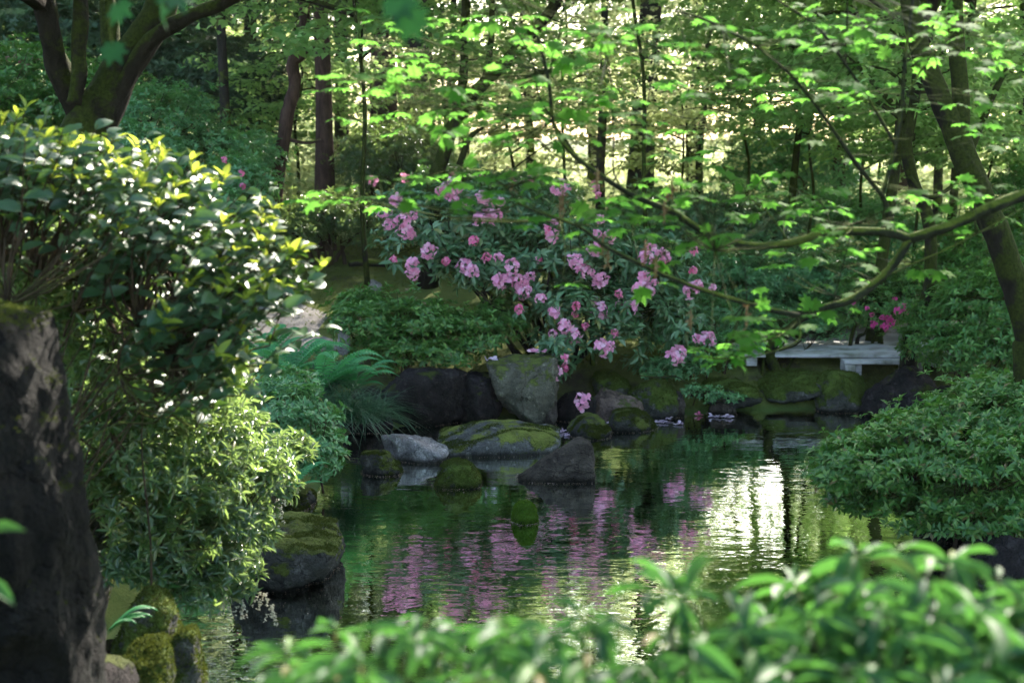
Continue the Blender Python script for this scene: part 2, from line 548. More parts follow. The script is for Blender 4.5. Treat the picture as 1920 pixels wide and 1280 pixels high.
def ground_mat():
    m, n, out = newmat('moss_and_earth')
    v = coords(n)
    a = noise_tex(n, 1.1, 6, .62, v)
    b2 = noise_tex(n, 7, 6, .7, v)
    fine = noise_tex(n, 80, 4, .7, v)
    moss = mixc(n, ramp(n, b2, [(.35, (0, 0, 0)), (.65, (1, 1, 1))]), (.08, .11, .028), (.16, .18, .05))
    moss = mixc(n, ramp(n, fine, [(.3, (0, 0, 0)), (.75, (1, 1, 1))]), moss, (.12, .14, .035))
    earth = mixc(n, b2, (.04, .032, .02), (.09, .075, .045))
    c = mixc(n, ramp(n, a, [(.52, (0, 0, 0)), (.64, (1, 1, 1))]), moss, earth)
    gn = n.nodes.new('ShaderNodeSeparateXYZ'); n.links.new(n.nodes.new('ShaderNodeNewGeometry').outputs['Normal'], gn.inputs[0])
    c = mixc(n, ramp(n, gn.outputs[2], [(.55, (1, 1, 1)), (.78, (0, 0, 0))]), c, mixc(n, b2, (.016, .012, .009), (.05, .038, .028)))
    # below the water line it is silt
    pz = n.nodes.new('ShaderNodeSeparateXYZ'); n.links.new(n.nodes.new('ShaderNodeNewGeometry').outputs['Position'], pz.inputs[0])
    c = mixc(n, ramp(n, math_n(n, 'ADD', pz.outputs[2], .5), [(.45, (1, 1, 1)), (.55, (0, 0, 0))]), c, (.04, .11, .03))
    p = n.nodes.new('ShaderNodeBsdfPrincipled')
    n.links.new(c, p.inputs['Base Color']); p.inputs['Roughness'].default_value = .95
    p.inputs['Specular IOR Level'].default_value = .1
    bp = n.nodes.new('ShaderNodeBump'); bp.inputs['Strength'].default_value = 1; bp.inputs['Distance'].default_value = .03
    n.links.new(math_n(n, 'ADD', b2, math_n(n, 'MULTIPLY', fine, .5)), bp.inputs['Height'])
    n.links.new(bp.outputs[0], p.inputs['Normal'])
    n.links.new(p.outputs[0], out.inputs[0])
    return m


def axis_vals(lo, hi, step, far):
    v = list(np.arange(lo, hi + 1e-6, step))
    s, x = step, hi
    while x < far:
        s *= 1.18; x += s; v.append(x)
    s, x = step, lo
    while x > -far:
        s *= 1.18; x -= s; v.insert(0, x)
    return np.array(v)


xs, ys = axis_vals(-6, 6, .07, 420), axis_vals(0, 17, .07, 420)
GX, GY = np.meshgrid(xs, ys)
GZ = height(GX.ravel(), GY.ravel()).reshape(GX.shape)
nx, ny = len(xs), len(ys)
i = np.arange(ny - 1)[:, None]; j = np.arange(nx - 1)[None]
q = np.stack([i * nx + j, i * nx + j + 1, (i + 1) * nx + j + 1, (i + 1) * nx + j], -1).reshape(-1, 4)
gme = mesh_np('ground', np.stack([GX, GY, GZ], -1).reshape(-1, 3), [q])
tag(link('ground', gme, ground_mat()), kind='structure')


def water_mat():
    m, n, out = newmat('pond_water')
    v = coords(n, 'Object', (1.0, 2.6, 1))
    a = noise_tex(n, 3.2, 3, .5, v, .4)
    v2 = coords(n, 'Object', (1.0, 1.7, 1))
    b2 = noise_tex(n, 11, 2, .5, v2, .2)
    hgt = math_n(n, 'ADD', math_n(n, 'MULTIPLY', a, 1.0), math_n(n, 'MULTIPLY', b2, .28))
    # calm in places, breezier to the right and near
    calm = noise_tex(n, .45, 2, .5, coords(n))
    hgt = math_n(n, 'MULTIPLY', hgt, ramp(n, calm, [(.35, (.25, .25, .25)), (.65, (1, 1, 1))]))
    for (cx, cy_, rr) in ((.52, 8.2, .5), (-.9, 8.8, .35), (.62, 7.0, .55)):
        mp = n.nodes.new('ShaderNodeVectorMath'); mp.operation = 'SUBTRACT'
        n.links.new(coords(n), mp.inputs[0]); mp.inputs[1].default_value = (cx, cy_, 0)
        ln = n.nodes.new('ShaderNodeVectorMath'); ln.operation = 'LENGTH'; n.links.new(mp.outputs[0], ln.inputs[0])
        d = ln.outputs['Value']
        wv = math_n(n, 'SINE', math_n(n, 'MULTIPLY', d, 75))
        fall = math_n(n, 'MAXIMUM', math_n(n, 'SUBTRACT', 1, math_n(n, 'DIVIDE', d, rr)), 0)
        hgt = math_n(n, 'ADD', hgt, math_n(n, 'MULTIPLY', math_n(n, 'MULTIPLY', wv, fall), .07))
    bp = n.nodes.new('ShaderNodeBump'); bp.inputs['Strength'].default_value = 1; bp.inputs['Distance'].default_value = .0045
    n.links.new(hgt, bp.inputs['Height'])
    gl = n.nodes.new('ShaderNodeBsdfGlossy'); gl.inputs['Roughness'].default_value = .01
    gl.inputs['Color'].default_value = (.95, 1, .95, 1)
    n.links.new(bp.outputs[0], gl.inputs['Normal'])
    body = n.nodes.new('ShaderNodeBsdfDiffuse'); body.inputs[0].default_value = (.008, .14, .030, 1)
    tr = n.nodes.new('ShaderNodeBsdfTransparent'); tr.inputs[0].default_value = (.3, .75, .3, 1)
    mb = n.nodes.new('ShaderNodeMixShader'); mb.inputs[0].default_value = .2
    n.links.new(body.outputs[0], mb.inputs[1]); n.links.new(tr.outputs[0], mb.inputs[2])
    fr = n.nodes.new('ShaderNodeFresnel'); fr.inputs[0].default_value = 1.33
    n.links.new(bp.outputs[0], fr.inputs['Normal'])
    mx = n.nodes.new('ShaderNodeMixShader')
    n.links.new(fr.outputs[0], mx.inputs[0]); n.links.new(mb.outputs[0], mx.inputs[1]); n.links.new(gl.outputs[0], mx.inputs[2])
    n.links.new(mx.outputs[0], out.inputs[0])
    return m


def water_sheet():
    n = len(POND)
    c = POND.mean(0)
    o = [(x + (x - c[0]) * .06, y + (y - c[1]) * .06, 0) for x, y in POND]
    me = bpy.data.meshes.new('pond_water')
    me.from_pydata(o, [], [list(range(n))])
    return me


tag(link('pond_water', water_sheet(), water_mat()), kind='structure')


def dirt_mat():
    m, n, out = newmat('dirt_path')
    a = noise_tex(n, 5, 7, .65, coords(n))
    c = ramp(n, a, [(.3, (.13, .11, .095)), (.7, (.3, .27, .25))])
    p = n.nodes.new('ShaderNodeBsdfPrincipled'); n.links.new(c, p.inputs['Base Color']); p.inputs['Roughness'].default_value = .95
    bp = n.nodes.new('ShaderNodeBump'); bp.inputs['Distance'].default_value = .02
    n.links.new(noise_tex(n, 40, 5, .7, coords(n)), bp.inputs['Height']); n.links.new(bp.outputs[0], p.inputs['Normal'])
    n.links.new(p.outputs[0], out.inputs[0])
    return m


def ribbon(name, ctr, half, mat, lift=.012):
    pts, _ = catmull([(x, y, 0) for x, y in ctr], [0] * len(ctr), 14)
    pts = np.array(pts)
    t = nrm(np.gradient(pts, axis=0)); nn = np.stack([-t[:, 1], t[:, 0], t[:, 2] * 0], -1)
    cols = 9
    V = []
    for s in np.linspace(-1, 1, cols):
        e = half * (1 + .25 * np.sin(np.arange(len(pts)) * .9 + s)) * s
        p = pts + nn * e[:, None]
        z = height(p[:, 0], p[:, 1]) + lift * (1 - .9 * abs(s) ** 3)
        V.append(np.stack([p[:, 0], p[:, 1], z], -1))
    V = np.stack(V, 1).reshape(-1, 3)
    i = np.arange(len(pts) - 1)[:, None]; j = np.arange(cols - 1)[None]
    q = np.stack([i * cols + j, i * cols + j + 1, (i + 1) * cols + j + 1, (i + 1) * cols + j], -1).reshape(-1, 4)
    return tag(link(name, mesh_np(name, V, [q]), mat), kind='structure')


DIRT = dirt_mat()
ribbon('path', [(-1.9, 12.8), (-2.5, 14.5), (-3.2, 16.5), (-4.4, 19), (-6.5, 21), (-9, 24)], .38, DIRT)
ribbon('path', [(1.6, 16.2), (2.2, 14.9), (3.0, 14.35), (3.9, 14.6), (5.5, 15.4), (8, 16)], .5, DIRT)


# ------------------------------------------------------------------ rocks
def hull_planes(pts):
    bm = bmesh.new()
    for p in pts: bm.verts.new(p)
    bmesh.ops.convex_hull(bm, input=bm.verts)
    bm.normal_update()
    c = Vector((0, 0, 0))
    pl = []
    for f in bm.faces:
        n = f.normal.copy(); d = n.dot(f.verts[0].co)
        if d < 0: n, d = -n, -d
        pl.append((n, max(d, 1e-3)))
    bm.free()
    return np.array([p[0] for p in pl]), np.array([p[1] for p in pl])


def rock_np(size, seed, pts=None, p=9, amp=.05, sub=4, freq=2.2):
    g = np.random.default_rng(seed)
    bm = bmesh.new()
    bmesh.ops.create_icosphere(bm, subdivisions=sub + 1, radius=1)
    dirs = nrm(np.array([v.co for v in bm.verts]))
    fc = np.array([[v.index for v in f.verts] for f in bm.faces])
    bm.free()
    size = np.array(size, float)
    if pts is None:
        N = nrm(g.normal(size=(13, 3))); D = g.uniform(.68, 1.0, 13)
        N = np.concatenate([N, np.eye(3), -np.eye(3)]); D = np.concatenate([D, np.ones(6)])
    else:
        q = np.array(pts, float) / size
        N, D = hull_planes(q)
    dp = np.maximum(dirs @ N.T, 0) / D
    r = (dp ** p).sum(1) ** (-1 / p)
    off = g.uniform(0, 50, 3)
    P3 = dirs * r[:, None]
    hi_, lo_ = P3.max(0), P3.min(0)
    if pts is None: th_, tl_ = np.ones(3), -np.ones(3)
    else: th_, tl_ = q.max(0), q.min(0)
    P3 = np.where(P3 > 0, P3 * (th_ / hi_), P3 * (tl_ / lo_)) * size
    s = float(size.mean())
    disp = np.array([mnoise.fractal(Vector(v * freq / s * .55 + off), .75, 2.1, 6) for v in P3])
    disp2 = np.array([mnoise.fractal(Vector(v * freq / s * 3.1 + off), .9, 2.2, 4) for v in P3])
    ridg = np.array([1 - abs(mnoise.noise(Vector(v * freq / s * .9 + off * 1.7))) * 3.2 for v in P3]) * .8
    V = P3 + nrm(P3 / size ** 2) * ((disp * 1.7 + disp2 * .6 + ridg) * amp * s)[:, None]
    return V, fc


ROCKS = []
MOSSF = {'moss': leafmat('moss_fuzz', [(0, (.025, .042, .008)), (1, (.08, .105, .018))], (.10, .12, .02), .3, .8, .1),
         'green': leafmat('bright_moss_fuzz', [(0, (.04, .09, .012)), (1, (.11, .22, .02))], (.14, .26, .02), .3, .8, .1)}


def s_big(size): return max(size) > .2




def rock(name, label, c, size, mat, seed, rz=0.0, tilt=(0, 0), group='rocks round the pond', **kw):
    V, f = rock_np(size, seed, **kw)
    me = mesh_np(name, V, [f])
    o = link(name, me, K[mat])
    o.location = c
    o.rotation_euler = (tilt[0], tilt[1], rz)
    tag(o, label, 'rock', group)
    if mat in ('moss', 'green', 'half', 'slab', 'stand'):
        g = np.random.default_rng(seed + 900)
        tri = V[f]
        nn_ = np.cross(tri[:, 1] - tri[:, 0], tri[:, 2] - tri[:, 0]); ar = np.linalg.norm(nn_, axis=1); nn_ = nrm(nn_)
        wgt = ar * np.clip(nn_[:, 2] + {'moss': .25, 'green': .6, 'half': -.2, 'slab': -.45, 'stand': -.35}[mat], 0, 1)
        wgt *= (snoise(tri.mean(1) + g.uniform(0, 9, 3), 9) > {'moss': -.55, 'green': -2, 'half': -.1, 'slab': .05, 'stand': -.6}[mat])
        n_ = int(min(7000, ar.sum() * {'moss': 14000, 'green': 30000, 'half': 9000, 'slab': 6000, 'stand': 9000}[mat]))
        idx = g.choice(len(f), n_, p=wgt / wgt.sum())
        b_ = g.dirichlet((1, 1, 1), n_)
        pos = (tri[idx] * b_[:, :, None]).sum(1) - nn_[idx] * .003
        ax_ = nn_[idx] + g.normal(0, .6, (n_, 3))
        v2, f2 = scatter(T_LOW, pos, ax_, g.normal(size=(n_, 3)), g.uniform(.006, .016, n_) * (1.2 if s_big(size) else 1), .004)
        link('moss', mesh_np('moss', v2, [f2]), MOSSF['green' if mat == 'green' else 'moss'], o)
    ROCKS.append(o)
    return o


def rock_px(name, label, px, py, wpx, hpx, Y, dep, mat, seed, sink=.0, **kw):
    """centre of the visible stone at pixel, pixel width and height"""
    c = P(px, py, Y)
    sx, sz = PX(wpx, Y) / 2, PX(hpx, Y) / 2
    return rock(name, label, (c.x, c.y, c.z - sink), (sx, dep, sz + sink), mat, seed, **kw)


def yw(py):
    v = (640 - py) / F
    return -CZ * (math.cos(PITCH) + v * math.sin(PITCH)) / (-math.sin(PITCH) + v * math.cos(PITCH))


def rock_w(name, label, px, ytop, ybase, wpx, dep, mat, seed, **kw):
    '''a stone whose foot meets the water where the photograph shows it'''
    Yc = yw(ybase) + dep * .8
    zt = P(px, ytop, Yc + dep * .1).z
    c = P(px, ytop, Yc)
    return rock(name, label, (c.x, Yc, (zt - .12) / 2), (PX(wpx, Yc) / 2, dep, (zt + .12) / 2), mat, seed, **kw)


# stones standing in the water
rock_w('boulder', 'pale grey bare boulder with a flat top, lying left of the flat slab', 778, 812, 868, 128, .20, 'grey', 11, amp=.045)
rock_w('mossy_boulder', 'small squat dark stone with a mossy top in front of the pale grey boulder', 716, 843, 892, 80, .14, 'half', 12)
rock_w('flat_boulder', 'long low flat slab with brown and yellow moss lying under the upright rock', 936, 792, 853, 236, .40, 'slab', 13, amp=.03, p=14)
rock_w('mossy_boulder', 'round mossy hump standing alone in the pond left of the slanting stone', 856, 858, 916, 86, .15, 'moss', 14, p=6)
rock_w('mossy_boulder', 'smallest bright green moss ball of a stone, nearest in open water', 983, 935, 983, 50, .08, 'green', 15, p=5)
# slanting wedge stone
c = P(1035, 882, 9.75)
k = PX(1.12, 9.75)
rock('slanting_rock', 'dark slanting wedge of bare stone pointing up to the right out of the water', c, (.26, .2, .25), 'brown', 16, sub=5,
     pts=[(-70 * k, -.12, -32 * k), (-60 * k, .12, -24 * k), (28 * k, -.02, 58 * k), (48 * k, -.06, 60 * k), (66 * k, -.05, 44 * k), (42 * k, .12, 60 * k), (62 * k, .1, 50 * k),
          (66 * k, -.14, -40 * k), (60 * k, .16, -40 * k), (-66 * k, -.14, -60 * k), (-60 * k, .14, -60 * k), (0, -.2, -70 * k), (64 * k, -.18, -70 * k), (60 * k, .15, -70 * k)],
     p=22, amp=.035, tilt=(0, 0)).scale = (1.08, 1, .9)
# submerged stone
rock('sunken_stone', 'yellow green stone lying under the water beside the slanting rock', (.52, 8.75, -.09), (.12, .09, .06), 'green', 17)
# upright rock
c = P(982, 728, 11.75)
k = PX(1, 11.75)
rock('upright_rock', 'big pale upright rock, broad flat top narrowing to its foot, above the flat slab', c, (.32, .26, .3), 'upright', 18, sub=5,
     pts=[(-68 * k, -.12, 48 * k), (-66 * k, .2, 50 * k), (58 * k, -.16, 60 * k), (64 * k, .2, 58 * k), (-52 * k, -.2, 2 * k), (-20 * k, -.26, 30 * k), (6 * k, -.3, -44 * k),
          (60 * k, -.2, -20 * k), (62 * k, .2, -40 * k), (30 * k, -.2, -66 * k), (0, .1, -66 * k), (40 * k, 0, -80 * k), (-40 * k, .1, -40 * k)],
     p=16, amp=.05)
rock_px('small_rock', 'small pointed grey stone propping the foot of the upright rock', 1028, 775, 34, 46, 11.6, .1, 'brown', 19, sink=.03)
# the dark stone wall of the bank
rock_px('bank_rock', 'large dark mossy bank rock left of the upright rock, behind the ferns', 790, 745, 190, 120, 11.75, .35, 'dark', 20, sink=.05, p=12, amp=.06)
rock_px('bank_rock', 'dark purplish bank rock between the ferns and the upright rock', 892, 752, 110, 105, 11.85, .3, 'dark', 21, sink=.05, p=12, amp=.06)
rock_px('bank_rock', 'dark low bank rock at the back of the sedge clump', 690, 770, 90, 90, 11.5, .3, 'dark', 22, sink=.05)
rock_px('bank_rock', 'shadowed dark rock below the pink bloom right of the upright rock', 1075, 765, 80, 60, 11.9, .25, 'dark', 23, sink=.06)
rock_w('mossy_boulder', 'small mossy stone at the waterline just right of the flat slab', 1105, 778, 824, 82, .16, 'half', 24)
rock_px('reddish_rock', 'broad reddish rock with moss above, right of the single low pink bloom', 1150, 762, 110, 70, 11.85, .25, 'red', 25, sink=.05, p=14)
rock_px('mossy_boulder', 'rounded moss cushion stone on the bank above the reddish rock', 1145, 716, 72, 36, 12.3, .22, 'moss', 26, sink=.04, p=6)
rock_w('mossy_boulder', 'mossy stone half in the water below the reddish rock', 1190, 768, 810, 96, .18, 'half', 27)
rock_px('mossy_boulder', 'big mossy hump of the bank between the reddish rock and the small grey rock', 1222, 748, 100, 72, 12.05, .25, 'moss', 28, sink=.05, p=7)
rock_px('small_rock', 'small grey pointed rock at the waterline behind the fallen blooms', 1267, 757, 32, 50, 12.0, .1, 'brown', 29, sink=.03)
rock_px('mossy_boulder', 'rounded mossy boulder overhanging the dark hollow on the far bank', 1368, 737, 105, 50, 12.3, .3, 'moss', 30, sink=.0, p=7)
rock_px('small_rock', 'brown block of stone under the rounded overhanging boulder', 1352, 768, 50, 36, 12.15, .15, 'brown', 31, sink=.04)
rock_px('mossy_boulder', 'wide lens shaped mossy rock left of the biggest mossy one on the far bank', 1482, 723, 135, 48, 12.55, .32, 'moss', 32, sink=.0, p=8)
rock_px('dark_rock', 'black wet rock in the shade under the wide lens shaped rock', 1480, 760, 130, 42, 12.75, .25, 'dark', 33, sink=.05)
rock_px('mossy_boulder', 'biggest green mossy boulder at the end of the far bank', 1580, 733, 112, 78, 12.35, .3, 'moss', 34, sink=.06, p=7)
rock_px('dark_rock', 'long dark mossy rock below the plank bridge', 1690, 728, 170, 70, 12.1, .25, 'dark', 35, sink=.1, p=10)
rock_px('dark_rock', 'low slaty rock at the water edge under the plank bridge', 1660, 772, 80, 26, 12.1, .2, 'dark', 36, sink=.05)
# left side
rock_w('flat_boulder', 'broad flat topped mossy boulder in the water under the white flowered shrub', 540, 972, 1106, 215, .40, 'half', 40, p=12, amp=.05, sub=5)
rock_px('bank_rock', 'grey stone at the pond edge behind the broad flat boulder', 560, 950, 60, 60, 9.0, .2, 'half', 41, sink=.05)
rock_px('mossy_boulder', 'mossy boulder at the foot of the standing stone, the upper of two', 268, 1165, 130, 130, 5.35, .28, 'moss', 42, sink=.2, p=8, sub=5)
rock_px('mossy_boulder', 'mossy boulder with a bare grey top at the bottom left corner, the lower of two', 262, 1265, 120, 100, 4.8, .22, 'moss', 43, sink=.15, p=9, sub=5)
rock_px('mossy_boulder', 'tall ochre mossy stone beside the water left of the dark gap', 345, 1235, 90, 130, 5.25, .2, 'moss', 44, sink=.15, p=8)
rock_px('dark_rock', 'dark stone lying at the foot of the standing stone in the corner', 130, 1275, 190, 70, 4.3, .25, 'dark', 45, sink=.12, p=12)
rock_px('mossy_boulder', 'yellow mossy stone behind the standing stone among the shrub stems', 170, 740, 80, 170, 6.1, .2, 'moss', 46, sink=.4, p=9)
rock_px('mossy_boulder', 'dark mossy rock on the near right bank under the low azalea', 1880, 1015, 220, 60, 7.2, .4, 'dark', 47, sink=.25, p=9)
rock_px('bank_rock', 'grey shaded rock behind the stems of the low azalea', 1830, 880, 230, 70, 8.4, .3, 'dark', 48, sink=.2, p=12)
rock_px('bank_rock', 'dark bank rock between the shrubs on the right', 1800, 745, 130, 60, 12.0, .3, 'dark', 49, sink=.1)
rock_px('small_rock', 'pale stone with a rounded top on the mossy lawn', 703, 533, 26, 18, 14.2, .08, 'grey', 50, sink=.03)
rock_px('small_rock', 'half hidden pale stone in front of the rounded one on the lawn', 682, 550, 20, 14, 13.6, .06, 'grey', 51, sink=.03)
rock_px('small_rock', 'pale upright stone at the left edge of the dark green azalea', 645, 622, 22, 44, 11.9, .08, 'grey', 52, sink=.05)
# standing stone at the left edge
Ys = 4.0
k = PX(1, Ys)
c = P(26, 930, Ys)
st = rock('standing_stone', 'tall dark standing stone with a mossy top at the left edge', c, (.33, .3, .9), 'stand', 60, sub=5,
          pts=[(-260 * k, -.2, 380 * k), (-250 * k, .3, 372 * k), (-60 * k, 0, 372 * k), (6 * k, -.18, 360 * k), (38 * k, -.1, 330 * k), (40 * k, .25, 340 * k), (70 * k, -.15, 120 * k), (72 * k, .2, 120 * k),
               (112 * k, -.15, -60 * k), (110 * k, .2, -60 * k), (122 * k, -.16, -230 * k), (124 * k, .2, -260 * k), (126 * k, -.15, -520 * k), (126 * k, .2, -520 * k),
               (-260 * k, -.3, -520 * k), (-260 * k, .35, -520 * k), (20 * k, -.3, 60 * k)], p=30, amp=.035, freq=3, group='rocks round the pond')


# ------------------------------------------------------------------ plants
def lobe_px(px, py, rx, ry, Y, rd):
    c = P(px, py, Y)
    return (np.array(c), np.array([PX(rx, Y), rd, PX(ry, Y)]))


def shell_points(lobes, n, g, lo=.72, hi=1.06, bottom=.25, clump=.0, cs=3.0, layers=0):
    wts = np.array([(l[1][0] * l[1][2] + l[1][0] * l[1][1]) for l in lobes]); wts /= wts.sum()
    P_, A_ = [], []
    got = 0
    while got < n:
        m = n * 2
        idx = g.choice(len(lobes), m, p=wts)
        C = np.array([l[0] for l in lobes])[idx]; Rr = np.array([l[1] for l in lobes])[idx]
        d = nrm(g.normal(size=(m, 3)))
        keep = (d[:, 2] > -.15) | (g.random(m) < bottom)
        rr = g.uniform(lo, hi + .12, m) ** .7 * (1 + .13 * snoise(C + d * Rr, 2.2 * cs))
        p = C + d * Rr * rr[:, None]
        for (c, r) in lobes:
            q = np.linalg.norm((p - c) / r, axis=1)
            keep &= ~((q < lo * .93) & (g.random(m) < .85))
        if clump: keep &= snoise(p, cs) > (-.9 + clump * 1.1) + g.normal(0, .12, m)
        ax = nrm(nrm(d / Rr) * .8 + np.array([0, 0, .65]) + g.normal(0, .28, (m, 3)))
        stray = g.random(m) < .07
        p = p + stray[:, None] * (d + np.array([0, 0, .6])) * Rr * g.uniform(.1, .45, (m, 1))
        if layers: keep &= np.sin(p[:, 2] * layers + 2.2 * snoise(p, 2.5)) > -.15 + g.normal(0, .4, m)
        p, ax = p[keep], ax[keep]
        P_.append(p); A_.append(ax); got += len(p)
    return np.concatenate(P_)[:n], np.concatenate(A_)[:n]


def stems_for(base, pts, axes, g, nmain, ntwig, r0, r1=.003, spread=.12, sag=.0, seg=6, maxd=1.2):
    """limbs from the base towards clusters of shoot tips, then twigs to the tips"""
    base = np.array(base, float)
    idx = g.choice(len(pts), min(nmain, len(pts)), replace=False)
    mains, parts = [], []
    cen = pts.mean(0)
    for i in idx:
        b = base + np.array([g.normal(0, spread), g.normal(0, spread), 0])
        e = b * .12 + pts[i] * .78 + cen * .10
        m1 = b + (e - b) * .35 + np.array([g.normal(0, .06), g.normal(0, .06), abs(g.normal(0, .08))]) * np.linalg.norm(e - b)
        m2 = b + (e - b) * .7 + g.normal(0, .05, 3) * np.linalg.norm(e - b)
        pl = [b - np.array([0, 0, .12]), m1, m2, e]
        rr = r0 * g.uniform(.6, 1.1)
        parts.append(tube(pl, [rr, rr * .75, rr * .5, rr * .25], seg, 4))
        mains.append(np.array(catmull(pl, [0] * 4, 4)[0]))
    A = np.concatenate([m[5:] for m in mains])
    for i in g.choice(len(pts), min(ntwig, len(pts)), replace=False):
        dd = np.linalg.norm(A - pts[i], axis=1)
        a = A[dd.argmin()]
        if dd.min() > maxd: continue
        mid = (a + pts[i]) / 2 - axes[i] * .15 * dd.min() + g.normal(0, .05, 3) * dd.min()
        parts.append(tube([a, mid, pts[i]], [r1 * 2.0, r1 * 1.5, r1], 4, 2))
    return parts


def bush(name, label, cat, base, lobes, nros, k, L0, W0, mat, seed, tpl=T_MED, elev=(0, 55), bark='twig', nmain=12, ntwig=250, r0=.02, r1=.003,
         group=None, inner=.25, clump=.25, cs=3.0, bottom=.25, down=0.0, lo=.72, stem_name='stems', extra=None, layers=0):
    g = np.random.default_rng(seed)
    root = empty(name, base, label, cat, group)
    p, a = shell_points(lobes, nros, g, lo=lo, clump=clump, cs=cs, bottom=bottom, layers=layers)
    if inner:
        p2, a2 = shell_points(lobes, int(nros * inner), g, lo=.3, hi=.75, clump=0, bottom=.6)
        pa, aa = np.concatenate([p, p2]), np.concatenate([a, a2])
    else: pa, aa = p, a
    put(stem_name, stems_for(base, p, a, g, nmain, ntwig, r0, r1, maxd=.45 if name == 'pieris_shrub' else 1.2, spread=.3 if name == 'pieris_shrub' else .12), B[bark], root)
    main = rosette_leaves(tpl, pa, aa, k, L0, W0, elev, g, down=down)
    if extra: put2('foliage', [(*main, L[mat])] + extra(p, a, g), root)
    else: put('foliage', main, L[mat], root)
    return root, p, a, g


# flower clusters
def truss_mesh(name, seed, nfl, R0, petal, mat, up=.35):
    g = np.random.default_rng(seed)
    d = nrm(g.normal(size=(nfl * 4, 3)) + np.array([0, 0, up]))
    sel = []
    for v in d:
        if all(v @ s < .80 for s in sel): sel.append(v)
        if len(sel) == nfl: break
    d = np.array(sel)
    cen = d * R0 * g.uniform(.75, 1.05, (len(d), 1))
    v, f = rosette_leaves(T_MED, cen, d, 5, petal, petal * .85, (12, 50), g, jit=.1)
    me = mesh_np(name, v, [f])
    me.materials.append(L[mat])
    return me


TR = {('pink', i): truss_mesh('flower_cluster', 100 + i, 8 + 2 * i, .042 + .006 * i, .036, 'pink') for i in range(3)}
TR.update({('hot', i): truss_mesh('flower_cluster', 110 + i, 7 + i, .036, .032, 'hot') for i in range(3)})
TR.update({('magenta', i): truss_mesh('flower_cluster', 120 + i, 9, .045, .035, 'magenta') for i in range(3)})


def add_truss(root, pos, kind, s, g, name='flower_cluster'):
    o = bpy.data.objects.new(name, TR[(kind, int(g.integers(0, 3)))])
    col.objects.link(o)
    o.parent = root
    o.location = Vector(pos) - root.location
    o.rotation_euler = (g.uniform(-.5, .5) + .3, g.uniform(-.5, .5), g.uniform(0, 6.28))
    o.scale = (s, s, s)
    return o


# ---- the flowering rhododendron on the far bank
rl = [lobe_px(*a) for a in ((790, 440, 80, 70, 12.9, .5), (760, 400, 60, 45, 13.3, .4), (880, 420, 110, 75, 12.9, .6), (960, 400, 100, 70, 13.3, .6), (900, 500, 85, 45, 12.6, .45),
                            (1010, 490, 110, 80, 12.8, .6), (1100, 480, 100, 75, 12.8, .6), (1190, 500, 90, 60, 12.9, .5), (1090, 580, 95, 60, 12.4, .45), (1200, 580, 90, 55, 12.5, .45),
                            (1060, 650, 60, 40, 12.1, .3), (1150, 640, 75, 40, 12.3, .3), (1270, 610, 55, 60, 12.6, .35), (1270, 530, 50, 40, 12.9, .35))]
FL = [(745, 375, 0), (850, 350, 0), (838, 356, 0), (757, 412, 0), (762, 434, 0), (803, 472, 0), (738, 487, 1), (775, 497, 0), (837, 490, 1), (898, 412, 0), (888, 452, 1), (928, 406, 0), (912, 484, 1),
      (885, 507, 0), (935, 525, 0), (950, 528, 0), (978, 540, 0), (985, 546, 0), (910, 380, 0), (1025, 430, 1), (1035, 442, 0), (1080, 490, 0), (1095, 508, 0), (1128, 525, 0), (1142, 445, 0), (1115, 468, 0),
      (1212, 484, 0), (1243, 481, 0), (1208, 520, 0), (1200, 545, 0), (1215, 545, 0), (1300, 508, 1), (1040, 585, 0),(1040, 700, 0), (1080, 574, 1), (1078, 590, 1), (1125, 583, 0), (1098, 612, 1), (1075, 630, 0),
      (1060, 612, 0), (1152, 625, 1), (1128, 653, 0), (1140, 650, 0), (1060, 672, 1), (1058, 690, 1), (1092, 753, 0), (1262, 670, 0), (1272, 664, 0), (1328, 636, 0), (1296, 546, 0), (1160, 552, 1), (972, 580, 1),
      (1048, 352, 0), (1122, 366, 1), (1300, 470, 1), (1010, 486, 1), (960, 500, 0), (905, 370, 0), (870, 500, 0), (1185, 575, 0)]


def collars(p, a, g):
    fp = np.array([np.array(P(px, py, 12.05 + .5 * max(0, (640 - py)) / 300)) for px, py, _ in FL])
    fa = nrm(np.array([[0, -.3, .9]]) + g.normal(0, .3, (len(FL), 3)))
    v, f = rosette_leaves(T_MED, fp - fa * .03, fa, 8, .105, .038, (-30, 15), g)
    return [(v, f, L['rhodo'])]


rb = P(1040, 690, 12.7)
rh, rp, ra, rg = bush('rhododendron', 'large open rhododendron covered in light pink flower heads on the far bank', 'rhododendron', (rb.x, rb.y, hz(rb.x, rb.y)), rl,
                      1500, 8, .10, .036, 'rhodo', 31, elev=(-15, 40), nmain=16, ntwig=500, r0=.028, r1=.0035, clump=.45, cs=3.4, inner=.12, bark='grey', lo=.55, extra=collars)
for px, py, kd in FL:
    # sit the head on the near face of the bush
    Y = (11.5 if py > 700 else 11.7 if py > 645 else 11.9) + .5 * max(0, (640 - py)) / 300 + rg.uniform(-.12, .12)
    add_truss(rh, P(px, py, Y), ('pink', 'hot')[kd], rg.uniform(.95, 1.3) * (.75 if kd else 1), rg)
    for _ in range(int(rg.integers(0, 3)) if kd == 0 and py < 650 else 0):
        if sum(1 for c_ in rh.children if c_.name.startswith('flower_cluster')) < 96:
            add_truss(rh, P(px + rg.normal(0, 22), py + rg.normal(0, 16), Y + .05), 'pink', rg.uniform(.55, .9), rg)

# ---- azaleas and other shrubs
SH = []


